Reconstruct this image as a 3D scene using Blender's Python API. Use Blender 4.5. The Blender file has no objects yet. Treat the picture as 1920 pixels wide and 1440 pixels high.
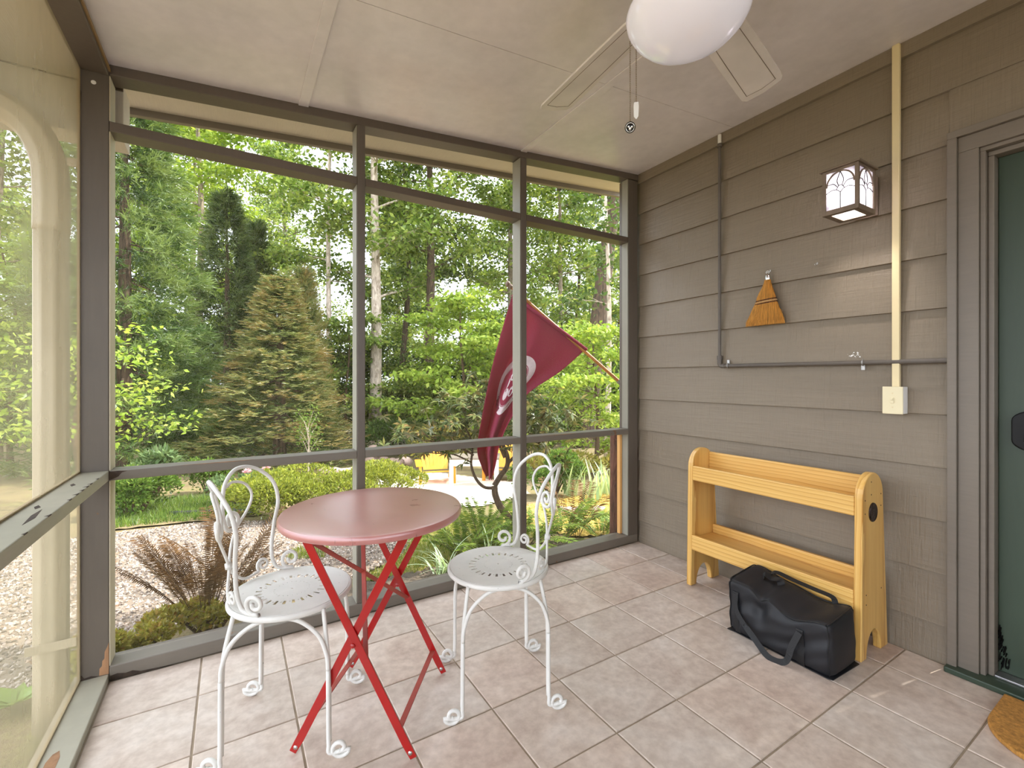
import bpy, bmesh, math, random
import numpy as np
from mathutils import Vector, Matrix

scene = bpy.context.scene
COL = scene.collection
PI = math.pi
random.seed(7)

# ------------------------------------------------------------ camera, sky, sun, exposure
CAMH, FPX, YAW = 1.16, 856.0, math.radians(31.53)
cam_d = bpy.data.cameras.new('camera'); cam = bpy.data.objects.new('camera', cam_d); COL.objects.link(cam)
cam_d.sensor_width = 36.0; cam_d.lens = FPX / 1920 * 36.0
cam_d.shift_y = (708 - 720) / 1920.0
cam_d.clip_start = 0.02; cam_d.clip_end = 300
cam.location = (0, 0, CAMH); cam.rotation_euler = (PI / 2, 0, -YAW)
scene.camera = cam

world = bpy.data.worlds.new('world'); scene.world = world; world.use_nodes = True
wn = world.node_tree; bg = wn.nodes['Background']
bg.inputs['Color'].default_value = (0.88, 0.95, 1.06, 1); bg.inputs['Strength'].default_value = 1.6

sun_d = bpy.data.lights.new('sun', 'SUN'); sun = bpy.data.objects.new('sun', sun_d); COL.objects.link(sun)
sun_d.energy = 3.6; sun_d.angle = math.radians(1.2); sun_d.color = (1.0, 0.95, 0.86)
SUNDIR = Vector((0.80, -0.14, 0.95)).normalized()
sun.rotation_euler = SUNDIR.to_track_quat('Z', 'Y').to_euler(); sun.location = (6, 4, 12)

scene.view_settings.view_transform = 'Standard'
scene.view_settings.look = 'None'
scene.view_settings.gamma = 1.0
scene.view_settings.use_curve_mapping = False
scene.view_settings.exposure = 1.42

# ------------------------------------------------------------ mesh helpers
class MB:
    def __init__(s): s.v = []; s.f = []
    def add(s, vs, fs):
        o = len(s.v); s.v += [tuple(p) for p in vs]; s.f += [tuple(i + o for i in q) for q in fs]; return s
    def box(s, x0, x1, y0, y1, z0, z1, M=None):
        vs = [(x0,y0,z0),(x1,y0,z0),(x1,y1,z0),(x0,y1,z0),(x0,y0,z1),(x1,y0,z1),(x1,y1,z1),(x0,y1,z1)]
        if M: vs = [M @ Vector(p) for p in vs]
        return s.add(vs, [(0,3,2,1),(4,5,6,7),(0,1,5,4),(1,2,6,5),(2,3,7,6),(3,0,4,7)])
    def tube(s, pts, r, n=8, closed=False, caps=True, prof=None, sx=1.0):
        P = [Vector(p) for p in pts]; m = len(P)
        R = list(r) if hasattr(r, '__len__') else [r] * m
        T = []
        for i in range(m):
            a = P[i - 1] if (i > 0 or closed) else P[i]; b = P[(i + 1) % m] if (i < m - 1 or closed) else P[i]
            t = b - a
            T.append(t.normalized() if t.length > 1e-9 else Vector((0, 0, 1)))
        u = T[0].orthogonal().normalized()
        vs = []
        for i in range(m):
            u = u - T[i] * u.dot(T[i])
            u = u.normalized() if u.length > 1e-6 else T[i].orthogonal().normalized()
            w = T[i].cross(u)
            for k in range(n):
                a = 2 * PI * k / n; q = prof[k] if prof else 1.0
                vs.append(P[i] + (u * math.cos(a) + w * math.sin(a) * sx) * R[i] * q)
        fs = []
        for i in range(m if closed else m - 1):
            j = (i + 1) % m
            for k in range(n):
                l = (k + 1) % n
                fs.append((i*n+k, i*n+l, j*n+l, j*n+k))
        if caps and not closed:
            fs.append(tuple(range(n - 1, -1, -1))); fs.append(tuple((m-1)*n + k for k in range(n)))
        return s.add(vs, fs)
    def bar(s, p, q, w, t, up=(0, 0, 1)):
        p = Vector(p); q = Vector(q); d = (q - p).normalized(); a = d.cross(Vector(up)).normalized() * w / 2; b = a.cross(d).normalized() * t / 2
        vs = [p-a-b, p+a-b, p+a+b, p-a+b, q-a-b, q+a-b, q+a+b, q-a+b]
        return s.add(vs, [(0,3,2,1),(4,5,6,7),(0,1,5,4),(1,2,6,5),(2,3,7,6),(3,0,4,7)])
    def lathe(s, prof, n=24, M=None, capb=False, capt=False):
        vs = []
        for r, z in prof:
            for k in range(n):
                a = 2 * PI * k / n; p = Vector((r * math.cos(a), r * math.sin(a), z)); vs.append(M @ p if M else p)
        fs = []
        for i in range(len(prof) - 1):
            for k in range(n):
                l = (k + 1) % n; fs.append((i*n+k, i*n+l, (i+1)*n+l, (i+1)*n+k))
        if capb: fs.append(tuple(range(n - 1, -1, -1)))
        if capt: fs.append(tuple((len(prof)-1)*n + k for k in range(n)))
        return s.add(vs, fs)
    def prism(s, poly, d0, d1, fn):
        n = len(poly)
        vs = [fn(a, b, d0) for a, b in poly] + [fn(a, b, d1) for a, b in poly]
        fs = [tuple(range(n - 1, -1, -1)), tuple(range(n, 2 * n))] + [(k, (k+1) % n, n + (k+1) % n, n + k) for k in range(n)]
        return s.add(vs, fs)
    def sphere(s, c, r, nu=12, nv=8, sc=(1, 1, 1)):
        c = Vector(c); prof = [(r * math.sin(PI * i / nv), -r * math.cos(PI * i / nv)) for i in range(nv + 1)]
        prof[0] = (r * 1e-3, -r); prof[-1] = (r * 1e-3, r)
        return s.lathe(prof, nu, Matrix.Translation(c) @ Matrix.Diagonal((*sc, 1)), True, True)

def new_obj(name, me, parent=None):
    o = bpy.data.objects.new(name, me); COL.objects.link(o)
    if parent is not None: o.parent = parent
    return o
def mk(name, mb, mat, parent=None, smooth=False, bevel=0.0, segs=2, fixn=True):
    me = bpy.data.meshes.new(name); me.from_pydata(mb.v, [], mb.f)
    if fixn:
        b = bmesh.new(); b.from_mesh(me); bmesh.ops.recalc_face_normals(b, faces=b.faces); b.to_mesh(me); b.free()
    me.materials.append(mat)
    if smooth:
        me.polygons.foreach_set('use_smooth', [True] * len(me.polygons))
        if smooth == 'angle': me.set_sharp_from_angle(angle=math.radians(38))
    o = new_obj(name, me, parent)
    if bevel:
        m = o.modifiers.new('bevel', 'BEVEL'); m.width = bevel; m.segments = segs; m.limit_method = 'ANGLE'; m.angle_limit = math.radians(40)
    return o
def tag(o, label=None, cat=None, group=None, kind=None):
    if label: o['label'] = label
    if cat: o['category'] = cat
    if group: o['group'] = group
    if kind: o['kind'] = kind
    return o
def thing(name, label, cat, loc=(0, 0, 0), rz=0.0, group=None):
    o = bpy.data.objects.new(name, None); COL.objects.link(o); o.location = loc; o.rotation_euler = (0, 0, rz); o.empty_display_size = .1
    return tag(o, label, cat, group)
def struct(name):
    o = bpy.data.objects.new(name, None); COL.objects.link(o); o['kind'] = 'structure'; o.empty_display_size = .1
    return o
def copy_tree(o, parent=None):
    c = o.copy(); COL.objects.link(c)
    if parent is not None: c.parent = parent
    for ch in list(o.children): copy_tree(ch, c)
    return c
def boxo(name, b, mat, parent, bevel=0.003):
    return mk(name, MB().box(*b), mat, parent, bevel=bevel)

# ------------------------------------------------------------ material helpers
def nodes(name):
    m = bpy.data.materials.new(name); m.use_nodes = True; nt = m.node_tree
    return m, nt, nt.nodes['Principled BSDF']
def N(nt, t, **kw):
    n = nt.nodes.new(t)
    for k, v in kw.items(): setattr(n, k, v)
    return n
def coords(nt, scale=(1, 1, 1), kind='Object'):
    tc = N(nt, 'ShaderNodeTexCoord'); mp = N(nt, 'ShaderNodeMapping'); mp.inputs['Scale'].default_value = scale
    nt.links.new(tc.outputs[kind], mp.inputs['Vector']); return mp.outputs['Vector']
def noise(nt, vec, scale, detail=4, rough=.55, dist=0.0):
    n = N(nt, 'ShaderNodeTexNoise'); n.inputs['Scale'].default_value = scale; n.inputs['Detail'].default_value = detail
    n.inputs['Roughness'].default_value = rough; n.inputs['Distortion'].default_value = dist
    nt.links.new(vec, n.inputs['Vector']); return n.outputs['Fac']
def ramp(nt, fac, stops, interp='LINEAR'):
    r = N(nt, 'ShaderNodeValToRGB'); e = r.color_ramp.elements; r.color_ramp.interpolation = interp
    while len(e) < len(stops): e.new(.5)
    for i, (p, c) in enumerate(stops): e[i].position = p; e[i].color = (*c, 1) if len(c) == 3 else c
    nt.links.new(fac, r.inputs['Fac']); return r.outputs['Color']
def mixc(nt, fac, a, b, mode='MIX'):
    m = N(nt, 'ShaderNodeMix', data_type='RGBA', blend_type=mode)
    for s, val in ((0, fac), (6, a), (7, b)):
        if hasattr(val, 'is_linked') or hasattr(val, 'links'): nt.links.new(val, m.inputs[s])
        else: m.inputs[s].default_value = val if s == 0 else ((*val, 1) if len(val) == 3 else val)
    return m.outputs[2]
def bump(nt, h, bs, strength=.3, dist=.01):
    b = N(nt, 'ShaderNodeBump'); b.inputs['Strength'].default_value = strength; b.inputs['Distance'].default_value = dist
    nt.links.new(h, b.inputs['Height']); nt.links.new(b.outputs['Normal'], bs.inputs['Normal'])
def sr(r, g, b):   # 8-bit sRGB to linear
    f = lambda c: (c / 255 / 12.92) if c / 255 <= .04045 else ((c / 255 + .055) / 1.055) ** 2.4
    return (f(r), f(g), f(b))
def dk(c, k): return tuple(x * k for x in c)
def simple(name, col, rough=.5, var=.12, scale=8, metal=0.0, bmp=0.0, bscale=60, stretch=(1, 1, 1), coat=0.0, spec=.5):
    m, nt, bs = nodes(name); v = coords(nt, stretch)
    f = noise(nt, v, scale)
    nt.links.new(ramp(nt, f, [(.3, dk(col, 1 - var)), (.7, dk(col, 1 + var))]), bs.inputs['Base Color'])
    bs.inputs['Roughness'].default_value = rough; bs.inputs['Metallic'].default_value = metal
    bs.inputs['Specular IOR Level'].default_value = spec; bs.inputs['Coat Weight'].default_value = coat; bs.inputs['Coat Roughness'].default_value = .12
    if bmp: bump(nt, noise(nt, v, bscale, 3), bs, bmp, .004)
    return m
def painted(name, col, rough=.45, chip=.0, chipcol=(.19, .10, .05), grain=(8, 8, 1), bmp=.12):
    """old brushed paint over wood: slight tone changes, wood grain relief, chips down to bare wood"""
    m, nt, bs = nodes(name); v = coords(nt)
    base = ramp(nt, noise(nt, v, 3.0, 5), [(.3, dk(col, .90)), (.7, dk(col, 1.08))])
    fine = noise(nt, coords(nt, grain), 9.0, 5)
    base = mixc(nt, .22, base, ramp(nt, fine, [(.3, dk(col, .8)), (.7, dk(col, 1.15))]))
    if chip:
        f = noise(nt, coords(nt, (14, 14, 14)), 1.1, 6, .62)
        g = noise(nt, v, 2.1, 2)
        mm = N(nt, 'ShaderNodeMath', operation='MULTIPLY'); nt.links.new(f, mm.inputs[0]); nt.links.new(g, mm.inputs[1])
        k = ramp(nt, mm.outputs[0], [(chip, (0, 0, 0)), (chip + .012, (1, 1, 1))])
        base = mixc(nt, k, base, chipcol)
    nt.links.new(base, bs.inputs['Base Color']); bs.inputs['Roughness'].default_value = rough
    bump(nt, fine, bs, bmp, .003)
    return m
def woodmat(name, axis, c0, c1, c2, rough=.35):
    """pine with cathedral grain running along axis (0,1,2)"""
    m, nt, bs = nodes(name)
    sc = [7.0, 7.0, 7.0]; sc[axis] = .9
    v = coords(nt, sc)
    w = N(nt, 'ShaderNodeTexWave', wave_type='RINGS', wave_profile='SAW'); w.rings_direction = 'XYZ'[axis]
    w.inputs['Scale'].default_value = 2.6; w.inputs['Distortion'].default_value = 3.2; w.inputs['Detail'].default_value = 2.5; w.inputs['Detail Scale'].default_value = 1.2
    nt.links.new(v, w.inputs['Vector'])
    c = ramp(nt, w.outputs['Fac'], [(0, c0), (.75, c1), (1, c2)])
    sc2 = [60., 60., 60.]; sc2[axis] = 2.
    c = mixc(nt, .25, c, ramp(nt, noise(nt, coords(nt, sc2), 1.0), [(.3, c2), (.7, c0)]))
    nt.links.new(c, bs.inputs['Base Color']); bs.inputs['Roughness'].default_value = rough; bs.inputs['Coat Weight'].default_value = .25; bs.inputs['Coat Roughness'].default_value = .2
    return m

M = {}
M['taupe'] = painted('taupe_paint', sr(122, 112, 100), .42, grain=(1, 1, 9))
M['taupe_v'] = painted('taupe_paint_post', sr(99, 90, 80), .45, chip=.41, grain=(9, 9, 1))
M['taupe_rail'] = painted('taupe_paint_weathered', sr(116, 108, 97), .45, chip=.385, grain=(2, 2, 9))
M['rail_left'] = painted('daylit_rail_paint', sr(158, 153, 136), .45, grain=(2, 2, 9))  # same paint lightened: daylight on the rail and sill tops put into the colour
M['header'] = painted('header_paint', sr(98, 87, 77), .4)
M['ceiling'] = painted('ceiling_paint', sr(234, 228, 230), .30, grain=(2, 2, 2), bmp=.05)
M['reveal'] = painted('daylit_reveal_cream', sr(196, 186, 160), .5)  # daylight on the corner post's side, put into the colour
M['reveal_g'] = painted('daylit_reveal_grey', sr(150, 146, 132), .5)  # mullion sides, lightened in colour as if daylit
M['siding'] = None
M['soffit'] = painted('soffit_plywood', sr(200, 190, 174), .7, grain=(26, 1.5, 1.5), bmp=.35)
M['grout'] = simple('grout', sr(158, 142, 122), .9, .15, 20)
M['white_metal'] = None
# ------------------------------------------------------------ special materials
def siding_mat():
    m, nt, bs = nodes('siding_paint'); v = coords(nt)
    col = sr(135, 122, 104)
    c = ramp(nt, noise(nt, v, 1.6, 4), [(.3, dk(col, .90)), (.7, dk(col, 1.07))])
    g = noise(nt, coords(nt, (20, 2.2, 34)), 2.2, 5, .6)
    saw = noise(nt, coords(nt, (3, 110, 5)), 1.0, 2)
    c = mixc(nt, .25, c, ramp(nt, g, [(.3, dk(col, .82)), (.7, dk(col, 1.12))]))
    nt.links.new(c, bs.inputs['Base Color']); bs.inputs['Roughness'].default_value = .5
    a = N(nt, 'ShaderNodeMath', operation='ADD'); nt.links.new(g, a.inputs[0]); nt.links.new(saw, a.inputs[1])
    bump(nt, a.outputs[0], bs, .6, .005)
    return m
M['siding'] = siding_mat()
def tile_mat(name, ca, cb, cc):
    m, nt, bs = nodes(name)
    oi = N(nt, 'ShaderNodeObjectInfo'); tc = N(nt, 'ShaderNodeTexCoord')
    mp = N(nt, 'ShaderNodeVectorMath', operation='MULTIPLY_ADD'); 
    cmb = N(nt, 'ShaderNodeCombineXYZ'); ml = N(nt, 'ShaderNodeMath', operation='MULTIPLY'); ml.inputs[1].default_value = 37.0
    nt.links.new(oi.outputs['Random'], ml.inputs[0]); nt.links.new(ml.outputs[0], cmb.inputs[0]); nt.links.new(ml.outputs[0], cmb.inputs[2])
    mp.inputs[1].default_value = (1, 1, 1); nt.links.new(tc.outputs['Object'], mp.inputs[0]); nt.links.new(cmb.outputs[0], mp.inputs[2])
    v = mp.outputs[0]
    n1 = noise(nt, v, 4.5, 6, .62, .6); n2 = noise(nt, v, 28, 4, .6)
    c = ramp(nt, n1, [(.32, ca), (.5, cb), (.68, cc)])
    c = mixc(nt, .3, c, ramp(nt, n2, [(.35, dk(ca, .75)), (.65, dk(cc, 1.1))]))
    hue = ramp(nt, oi.outputs['Random'], [(0, (.9, .88, .87)), (.5, (1, 1, 1)), (1, (1.04, .98, .95))])
    c = mixc(nt, 1.0, c, hue, 'MULTIPLY')
    nt.links.new(c, bs.inputs['Base Color']); bs.inputs['Roughness'].default_value = .42; bs.inputs['Specular IOR Level'].default_value = .4
    bump(nt, n1, bs, .18, .004)
    return m
M['tile'] = tile_mat('floor_tile', sr(184, 164, 150), sr(206, 190, 176), sr(220, 208, 197))
def screen_mat(name, base, edge, col):
    m = bpy.data.materials.new(name); m.use_nodes = True; nt = m.node_tree
    nt.nodes.remove(nt.nodes['Principled BSDF']); out = nt.nodes['Material Output']
    lw = N(nt, 'ShaderNodeLayerWeight'); lw.inputs['Blend'].default_value = .5
    p = N(nt, 'ShaderNodeMath', operation='POWER'); p.inputs[1].default_value = 3.0; nt.links.new(lw.outputs['Facing'], p.inputs[0])
    q = N(nt, 'ShaderNodeMath', operation='MULTIPLY_ADD'); q.inputs[1].default_value = edge; q.inputs[2].default_value = base; nt.links.new(p.outputs[0], q.inputs[0])
    dirt = noise(nt, coords(nt, (3, 3, 1.2)), 1.4, 4)
    k = N(nt, 'ShaderNodeMath', operation='MULTIPLY_ADD'); k.inputs[1].default_value = .8; k.inputs[2].default_value = .6; nt.links.new(dirt, k.inputs[0])
    r = N(nt, 'ShaderNodeMath', operation='MULTIPLY'); nt.links.new(q.outputs[0], r.inputs[0]); nt.links.new(k.outputs[0], r.inputs[1])
    tr = N(nt, 'ShaderNodeBsdfTransparent'); df = N(nt, 'ShaderNodeBsdfDiffuse'); tl = N(nt, 'ShaderNodeBsdfTranslucent')
    df.inputs['Color'].default_value = (*col, 1); tl.inputs['Color'].default_value = (*col, 1)
    m1 = N(nt, 'ShaderNodeMixShader'); m1.inputs[0].default_value = .5; nt.links.new(df.outputs[0], m1.inputs[1]); nt.links.new(tl.outputs[0], m1.inputs[2])
    m2 = N(nt, 'ShaderNodeMixShader'); nt.links.new(r.outputs[0], m2.inputs[0]); nt.links.new(tr.outputs[0], m2.inputs[1]); nt.links.new(m1.outputs[0], m2.inputs[2])
    nt.links.new(m2.outputs[0], out.inputs['Surface'])
    return m
M['screen'] = screen_mat('insect_screen', .05, .85, (.54, .48, .31))
def chippy_white(name, col, chip, rough=.35):
    m, nt, bs = nodes(name); v = coords(nt)
    c = ramp(nt, noise(nt, v, 9, 4), [(.3, dk(col, .92)), (.7, dk(col, 1.05))])
    k = ramp(nt, noise(nt, v, 46, 5, .65), [(chip, (0, 0, 0)), (chip + .02, (1, 1, 1))])
    c = mixc(nt, k, c, (.045, .032, .026))
    nt.links.new(c, bs.inputs['Base Color']); bs.inputs['Roughness'].default_value = rough
    return m
M['white_metal'] = chippy_white('white_painted_iron', sr(228, 226, 220), .69)
M['red_leg'] = simple('red_enamel', sr(164, 12, 10), .28, .12, 9, coat=.4)
M['red_top'] = None
def red_top():
    m, nt, bs = nodes('red_table_top'); v = coords(nt)
    n1 = noise(nt, v, 5, 6, .6)
    c = ramp(nt, n1, [(.3, sr(176, 106, 100)), (.7, sr(192, 126, 120))])
    sc = noise(nt, coords(nt, (60, 6, 6)), 1.4, 5, .6)
    c = mixc(nt, ramp(nt, sc, [(.66, (0, 0, 0)), (.70, (.7, .7, .7))]), c, sr(110, 60, 55))
    nt.links.new(c, bs.inputs['Base Color']); bs.inputs['Roughness'].default_value = .3; bs.inputs['Specular IOR Level'].default_value = .6
    bs.inputs['Coat Weight'].default_value = 1.0; bs.inputs['Coat Roughness'].default_value = .30; bs.inputs['Coat IOR'].default_value = 1.8
    nt.links.new(ramp(nt, n1, [(.3, (.24,) * 3), (.7, (.38,) * 3)]), bs.inputs['Roughness'])
    return m
M['red_top'] = red_top()
M['red_back'] = simple('worn_red_bar', sr(158, 62, 48), .5, .2, 12)
M['steel'] = simple('steel', (.55, .54, .52), .3, .1, 20, metal=1)
PC = (sr(238, 196, 116), sr(226, 176, 92), sr(196, 138, 62))
M['pine_y'] = woodmat('pine_along_y', 1, *PC); M['pine_z'] = woodmat('pine_along_z', 2, *PC)
M['medal'] = simple('dark_bronze', sr(72, 60, 56), .35, .5, 60, metal=.8, bmp=.8, bscale=90)
M['hole'] = simple('dark_screw_hole', sr(60, 38, 22), .8)
M['bag'] = simple('black_nylon', sr(27, 27, 31), .55, .2, 5, bmp=.15, bscale=420)
M['strap'] = simple('black_webbing', sr(24, 23, 24), .6, .2, 30, bmp=.3, bscale=300)
M['broom'] = simple('broom_straw', sr(196, 138, 56), .7, .35, 60, stretch=(3, 3, .3))
M['twine'] = simple('dark_twine', sr(52, 22, 20), .8); M['twine_l'] = simple('pale_twine', sr(190, 165, 130), .8)
M['chrome'] = simple('chrome', (.75, .75, .74), .16, .05, 20, metal=1)
M['cream'] = simple('cream_plastic', sr(232, 214, 168), .4, .04, 6)
M['ivory'] = simple('ivory_plastic', sr(236, 224, 186), .35, .03, 6); M['white_pl'] = simple('white_plastic', sr(236, 234, 230), .4, .03, 6)
M['conduit'] = simple('grey_conduit', sr(98, 90, 82), .5, .1, 10); M['galv'] = simple('galvanised', (.42, .41, .40), .4, .2, 40, metal=.9)
M['door'] = painted('green_door_paint', sr(55, 70, 54), .45, grain=(9, 9, 1), bmp=.06)
M['lock'] = simple('black_lock_plastic', sr(16, 15, 15), .4, .1, 10, spec=.25); M['lock_d'] = simple('black_lock_knob', sr(34, 33, 32), .4, .1, 10)
M['lock_mark'] = simple('grey_keypad_print', sr(190, 190, 188), .5)
M['coir'] = simple('coir', sr(186, 132, 62), .95, .35, 90, bmp=1.0, bscale=220)
M['fan'] = simple('dusty_white_fan', sr(226, 219, 212), .4, .08, 7); M['fan_line'] = simple('fan_blade_groove', sr(120, 104, 86), .6)
M['bowl'] = simple('frosted_white_bowl', sr(240, 236, 240), .18, .02, 4, coat=.5)
_b = M['bowl'].node_tree.nodes['Principled BSDF']; _b.inputs['Emission Color'].default_value = (.92, .88, 1, 1); _b.inputs['Emission Strength'].default_value = .08
M['chain'] = simple('bead_chain', sr(140, 124, 104), .4, .1, 20, metal=.5)
M['lantern'] = simple('lantern_bronze', sr(128, 112, 96), .45, .15, 18, metal=.3); M['came'] = simple('lead_came', sr(52, 50, 48), .5)
def pane_mat():
    m = bpy.data.materials.new('frosted_pane'); m.use_nodes = True; nt = m.node_tree
    nt.nodes.remove(nt.nodes['Principled BSDF']); out = nt.nodes['Material Output']
    v = coords(nt); c = ramp(nt, noise(nt, v, 26, 4), [(.3, (.30, .29, .32)), (.7, (.66, .65, .68))])
    tl = N(nt, 'ShaderNodeBsdfTranslucent'); gl = N(nt, 'ShaderNodeBsdfPrincipled'); gl.inputs['Roughness'].default_value = .15
    nt.links.new(c, tl.inputs['Color']); nt.links.new(c, gl.inputs['Base Color'])
    mx = N(nt, 'ShaderNodeMixShader'); mx.inputs[0].default_value = .35
    nt.links.new(tl.outputs[0], mx.inputs[1]); nt.links.new(gl.outputs[0], mx.inputs[2]); nt.links.new(mx.outputs[0], out.inputs['Surface'])
    return m
M['pane'] = pane_mat()
def emit(name, col, s):
    m, nt, bs = nodes(name); bs.inputs['Emission Color'].default_value = (*col, 1); bs.inputs['Emission Strength'].default_value = s
    bs.inputs['Base Color'].default_value = (*col, 1); return m
M['bulb'] = emit('lamp_bulb', (1, .95, .93), 25)
M['raw_wood'] = painted('raw_wood', sr(226, 172, 104), .6); M['old_wood'] = painted('old_wood', sr(150, 122, 82), .6)

# ------------------------------------------------------------ the porch shell
XL, XW, YB = -0.40, 2.455, 2.289
ceilz = lambda x: 2.390 + .0844 * x

# floor of separate tiles in a grout bed
floor = struct('floor')
mk('grout_bed', MB().box(-.52, 2.60, -1.7, 2.40, -.16, -.004), M['grout'], floor)
random.seed(3)
tile_me = None
TX, TY = .2945, .309
for i in range(-6, 6):
    for j in range(-10, 4):
        x0 = 1.0725 + TX * i; y0 = 1.402 + TY * j
        xa, xb = max(x0 + .003, XL + .004), min(x0 + TX - .003, XW - .004); ya, yb = max(y0 + .003, -1.65), min(y0 + TY - .003, YB - .004)
        if xb - xa < .02 or yb - ya < .02: continue
        full = abs(xb - xa - TX + .006) < 1e-4 and abs(yb - ya - TY + .006) < 1e-4
        cx, cy = (xa + xb) / 2, (ya + yb) / 2; hx, hy = (xb - xa) / 2, (yb - ya) / 2
        if full and tile_me: o = new_obj('tile', tile_me, floor)
        else:
            b = .0022
            mb = MB(); mb.add([(-hx,-hy,-.012),(hx,-hy,-.012),(hx,hy,-.012),(-hx,hy,-.012),(-hx,-hy,-.0018),(hx,-hy,-.0018),(hx,hy,-.0018),(-hx,hy,-.0018),(-hx+b,-hy+b,0),(hx-b,-hy+b,0),(hx-b,hy-b,0),(-hx+b,hy-b,0)],
                [(0,3,2,1),(0,1,5,4),(1,2,6,5),(2,3,7,6),(3,0,4,7),(4,5,9,8),(5,6,10,9),(6,7,11,10),(7,4,8,11),(8,9,10,11)])
            o = mk('tile', mb, M['tile'], floor)
            if full: tile_me = o.data
        o.location = (cx, cy, random.uniform(-.0012, 0))

# ceiling panels, battens over the joints
ceiling = struct('ceiling')
def slab(x0, x1, y0, y1, d0, d1):   # a board that follows the slope of the ceiling
    vs = [(x, y, ceilz(x) + d) for d in (d0, d1) for x, y in ((x0, y0), (x1, y0), (x1, y1), (x0, y1))]
    return MB().add(vs, [(0,3,2,1),(4,5,6,7),(0,1,5,4),(1,2,6,5),(2,3,7,6),(3,0,4,7)])
for xa, xb in ((-.405, .28), (.28, 1.488), (1.488, 2.53)):
    for ya, yb in ((-2.2, .35), (.35, 1.57), (1.57, 2.30)):
        mk('ceiling_panel', slab(xa + .001, xb - .001, ya + .001, yb - .001, 0, .012), M['ceiling'], ceiling, bevel=.001)
for xa in (.259, 1.466):
    mk('batten', slab(xa, xa + .043, -2.2, YB + .005, -.007, -.0005), M['ceiling'], ceiling, bevel=.002)
mk('seam_filler', slab(-.40, 2.52, -2.2, 2.3, .0125, .02), M['grout'], ceiling)

# back wall: the framed screen
wb = struct('wall_back')
D = .089
corner = boxo('corner_post', (-.489, XL, YB, YB + D, 0, 2.35), M['taupe_v'], wb)
def sloped(name, x0, x1, y0, y1, h0, mat, parent):  # header: top against the ceiling
    vs = [(x, y, ceilz(x) + d) for d in (h0, 0) for x, y in ((x0, y0), (x1, y0), (x1, y1), (x0, y1))]
    return mk(name, MB().add(vs, [(0,3,2,1),(4,5,6,7),(0,1,5,4),(1,2,6,5),(2,3,7,6),(3,0,4,7)]), mat, parent, bevel=.003)
sloped('header_beam', XL, 2.53, YB, YB + D, -.040, M['header'], wb)
for xa, xb in ((.521, .559), (1.467, 1.508)):
    mk('mullion_post', MB().add([(x, y, z) for (x, y) in ((xa, YB), (xb, YB), (xb, YB + D), (xa, YB + D)) for z in (.057, ceilz(x) - .04)],
        [(0,2,4,6),(1,7,5,3),(0,1,3,2),(2,3,5,4),(4,5,7,6),(6,7,1,0)]), M['taupe_v'], wb, bevel=.003)
mk('end_post', MB().box(2.358, 2.447, YB, YB + D, .057, 2.545), M['taupe_v'], wb, bevel=.003)
boxo('screen_moulding', (2.335, 2.358, YB + .06, YB + D, .057, .765), M['raw_wood'], wb)
xs = [XL, .521, .559, 1.467, 1.508, 2.358]
for k in range(3):
    a, b = xs[2*k] + .0005, xs[2*k+1] - .0005
    boxo('chair_rail', (a, b, YB + .0005, YB + D, .766, .803), M['taupe_rail'], wb)
    boxo('transom_rail', (a, b, YB + .0005, YB + D, 2.102, 2.140), M['header'], wb)
boxo('lit_reveal_strip', (XL + .0005, XL + .004, YB + .001, YB + D, .058, .765), M['reveal'], wb, .001)  # thin strips added to make the post side look daylit
boxo('lit_reveal_strip', (XL + .0005, XL + .004, YB + .001, YB + D, .804, 2.101), M['reveal'], wb, .001)
boxo('lit_reveal_strip', (XL + .0005, XL + .004, YB + .001, YB + D, 2.141, 2.312), M['reveal'], wb, .001)
for xq in (.521, 1.467, 2.358):  # paler strips carry the daylight on the mullion and end post sides
    for z0, z1 in ((.058, .765), (.804, 2.101), (2.141, ceilz(xq) - .043)): boxo('lit_reveal_strip', (xq - .004, xq - .0005, YB + .004, YB + (D if xq < 2 else .059), z0, z1), M['reveal_g'], wb, .001)
boxo('sill_plate', (XL, 2.447, YB, YB + D, 0, .057), M['taupe_rail'], wb, .004)
boxo('outer_sill', (-.50, 2.447, YB + D + .002, YB + D + .075, -.16, .03), M['taupe_v'], wb, .004)
for k in range(3):
    a, b = xs[2*k] + .001, xs[2*k+1] - .001; y = YB + .075
    for z0, z1 in ((.058, .765), (.804, 2.101)):
        mk('insect_screen', MB().add([(a, y, z0), (b, y, z0), (b, y, z1), (a, y, z1)], [(0,1,2,3)]), M['screen'], wb)
    mk('insect_screen', MB().add([(a, y, 2.141), (b, y, 2.141), (b, y, ceilz(b) - .042), (a, y, ceilz(a) - .042)], [(0,1,2,3)]), M['screen'], wb)

# left wall: post, rail, sill, eave beam and its screen
chipw = simple('bare_wood_patch', sr(150, 112, 80), .85, .35, 25, stretch=(1, 1, .3)); rot = simple('rotten_wood', sr(66, 54, 44), .95, .4, 40, bmp=.8)
zx = lambda y: (lambda a, b, d: (a, y + d, b))
mk('paint_chip', MB().prism([(-.4005, .030), (-.428, .032), (-.427, .058), (-.420, .066), (-.419, .085), (-.413, .092), (-.412, .118), (-.405, .134), (-.4005, .150)], -.0006, .001, zx(YB)), chipw, corner)
mk('paint_chip', MB().prism([(-.489, .030), (-.43, .030), (-.45, .038), (-.47, .036), (-.480, .052), (-.489, .07)], -.0006, .001, zx(YB)), rot, corner)
mk('paint_chip', MB().prism([(-.486, 2.18), (-.479, 2.185), (-.478, 2.225), (-.483, 2.24), (-.486, 2.26)], -.0006, .001, zx(YB)), rot, corner)
mk('screw_plug', MB().lathe([(.0001, .0012), (.007, .001), (.008, 0)], 14, Matrix.Translation((-.444, YB, 2.272)) @ Matrix.Rotation(PI/2, 4, 'X')), M['white_pl'], corner)
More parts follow.
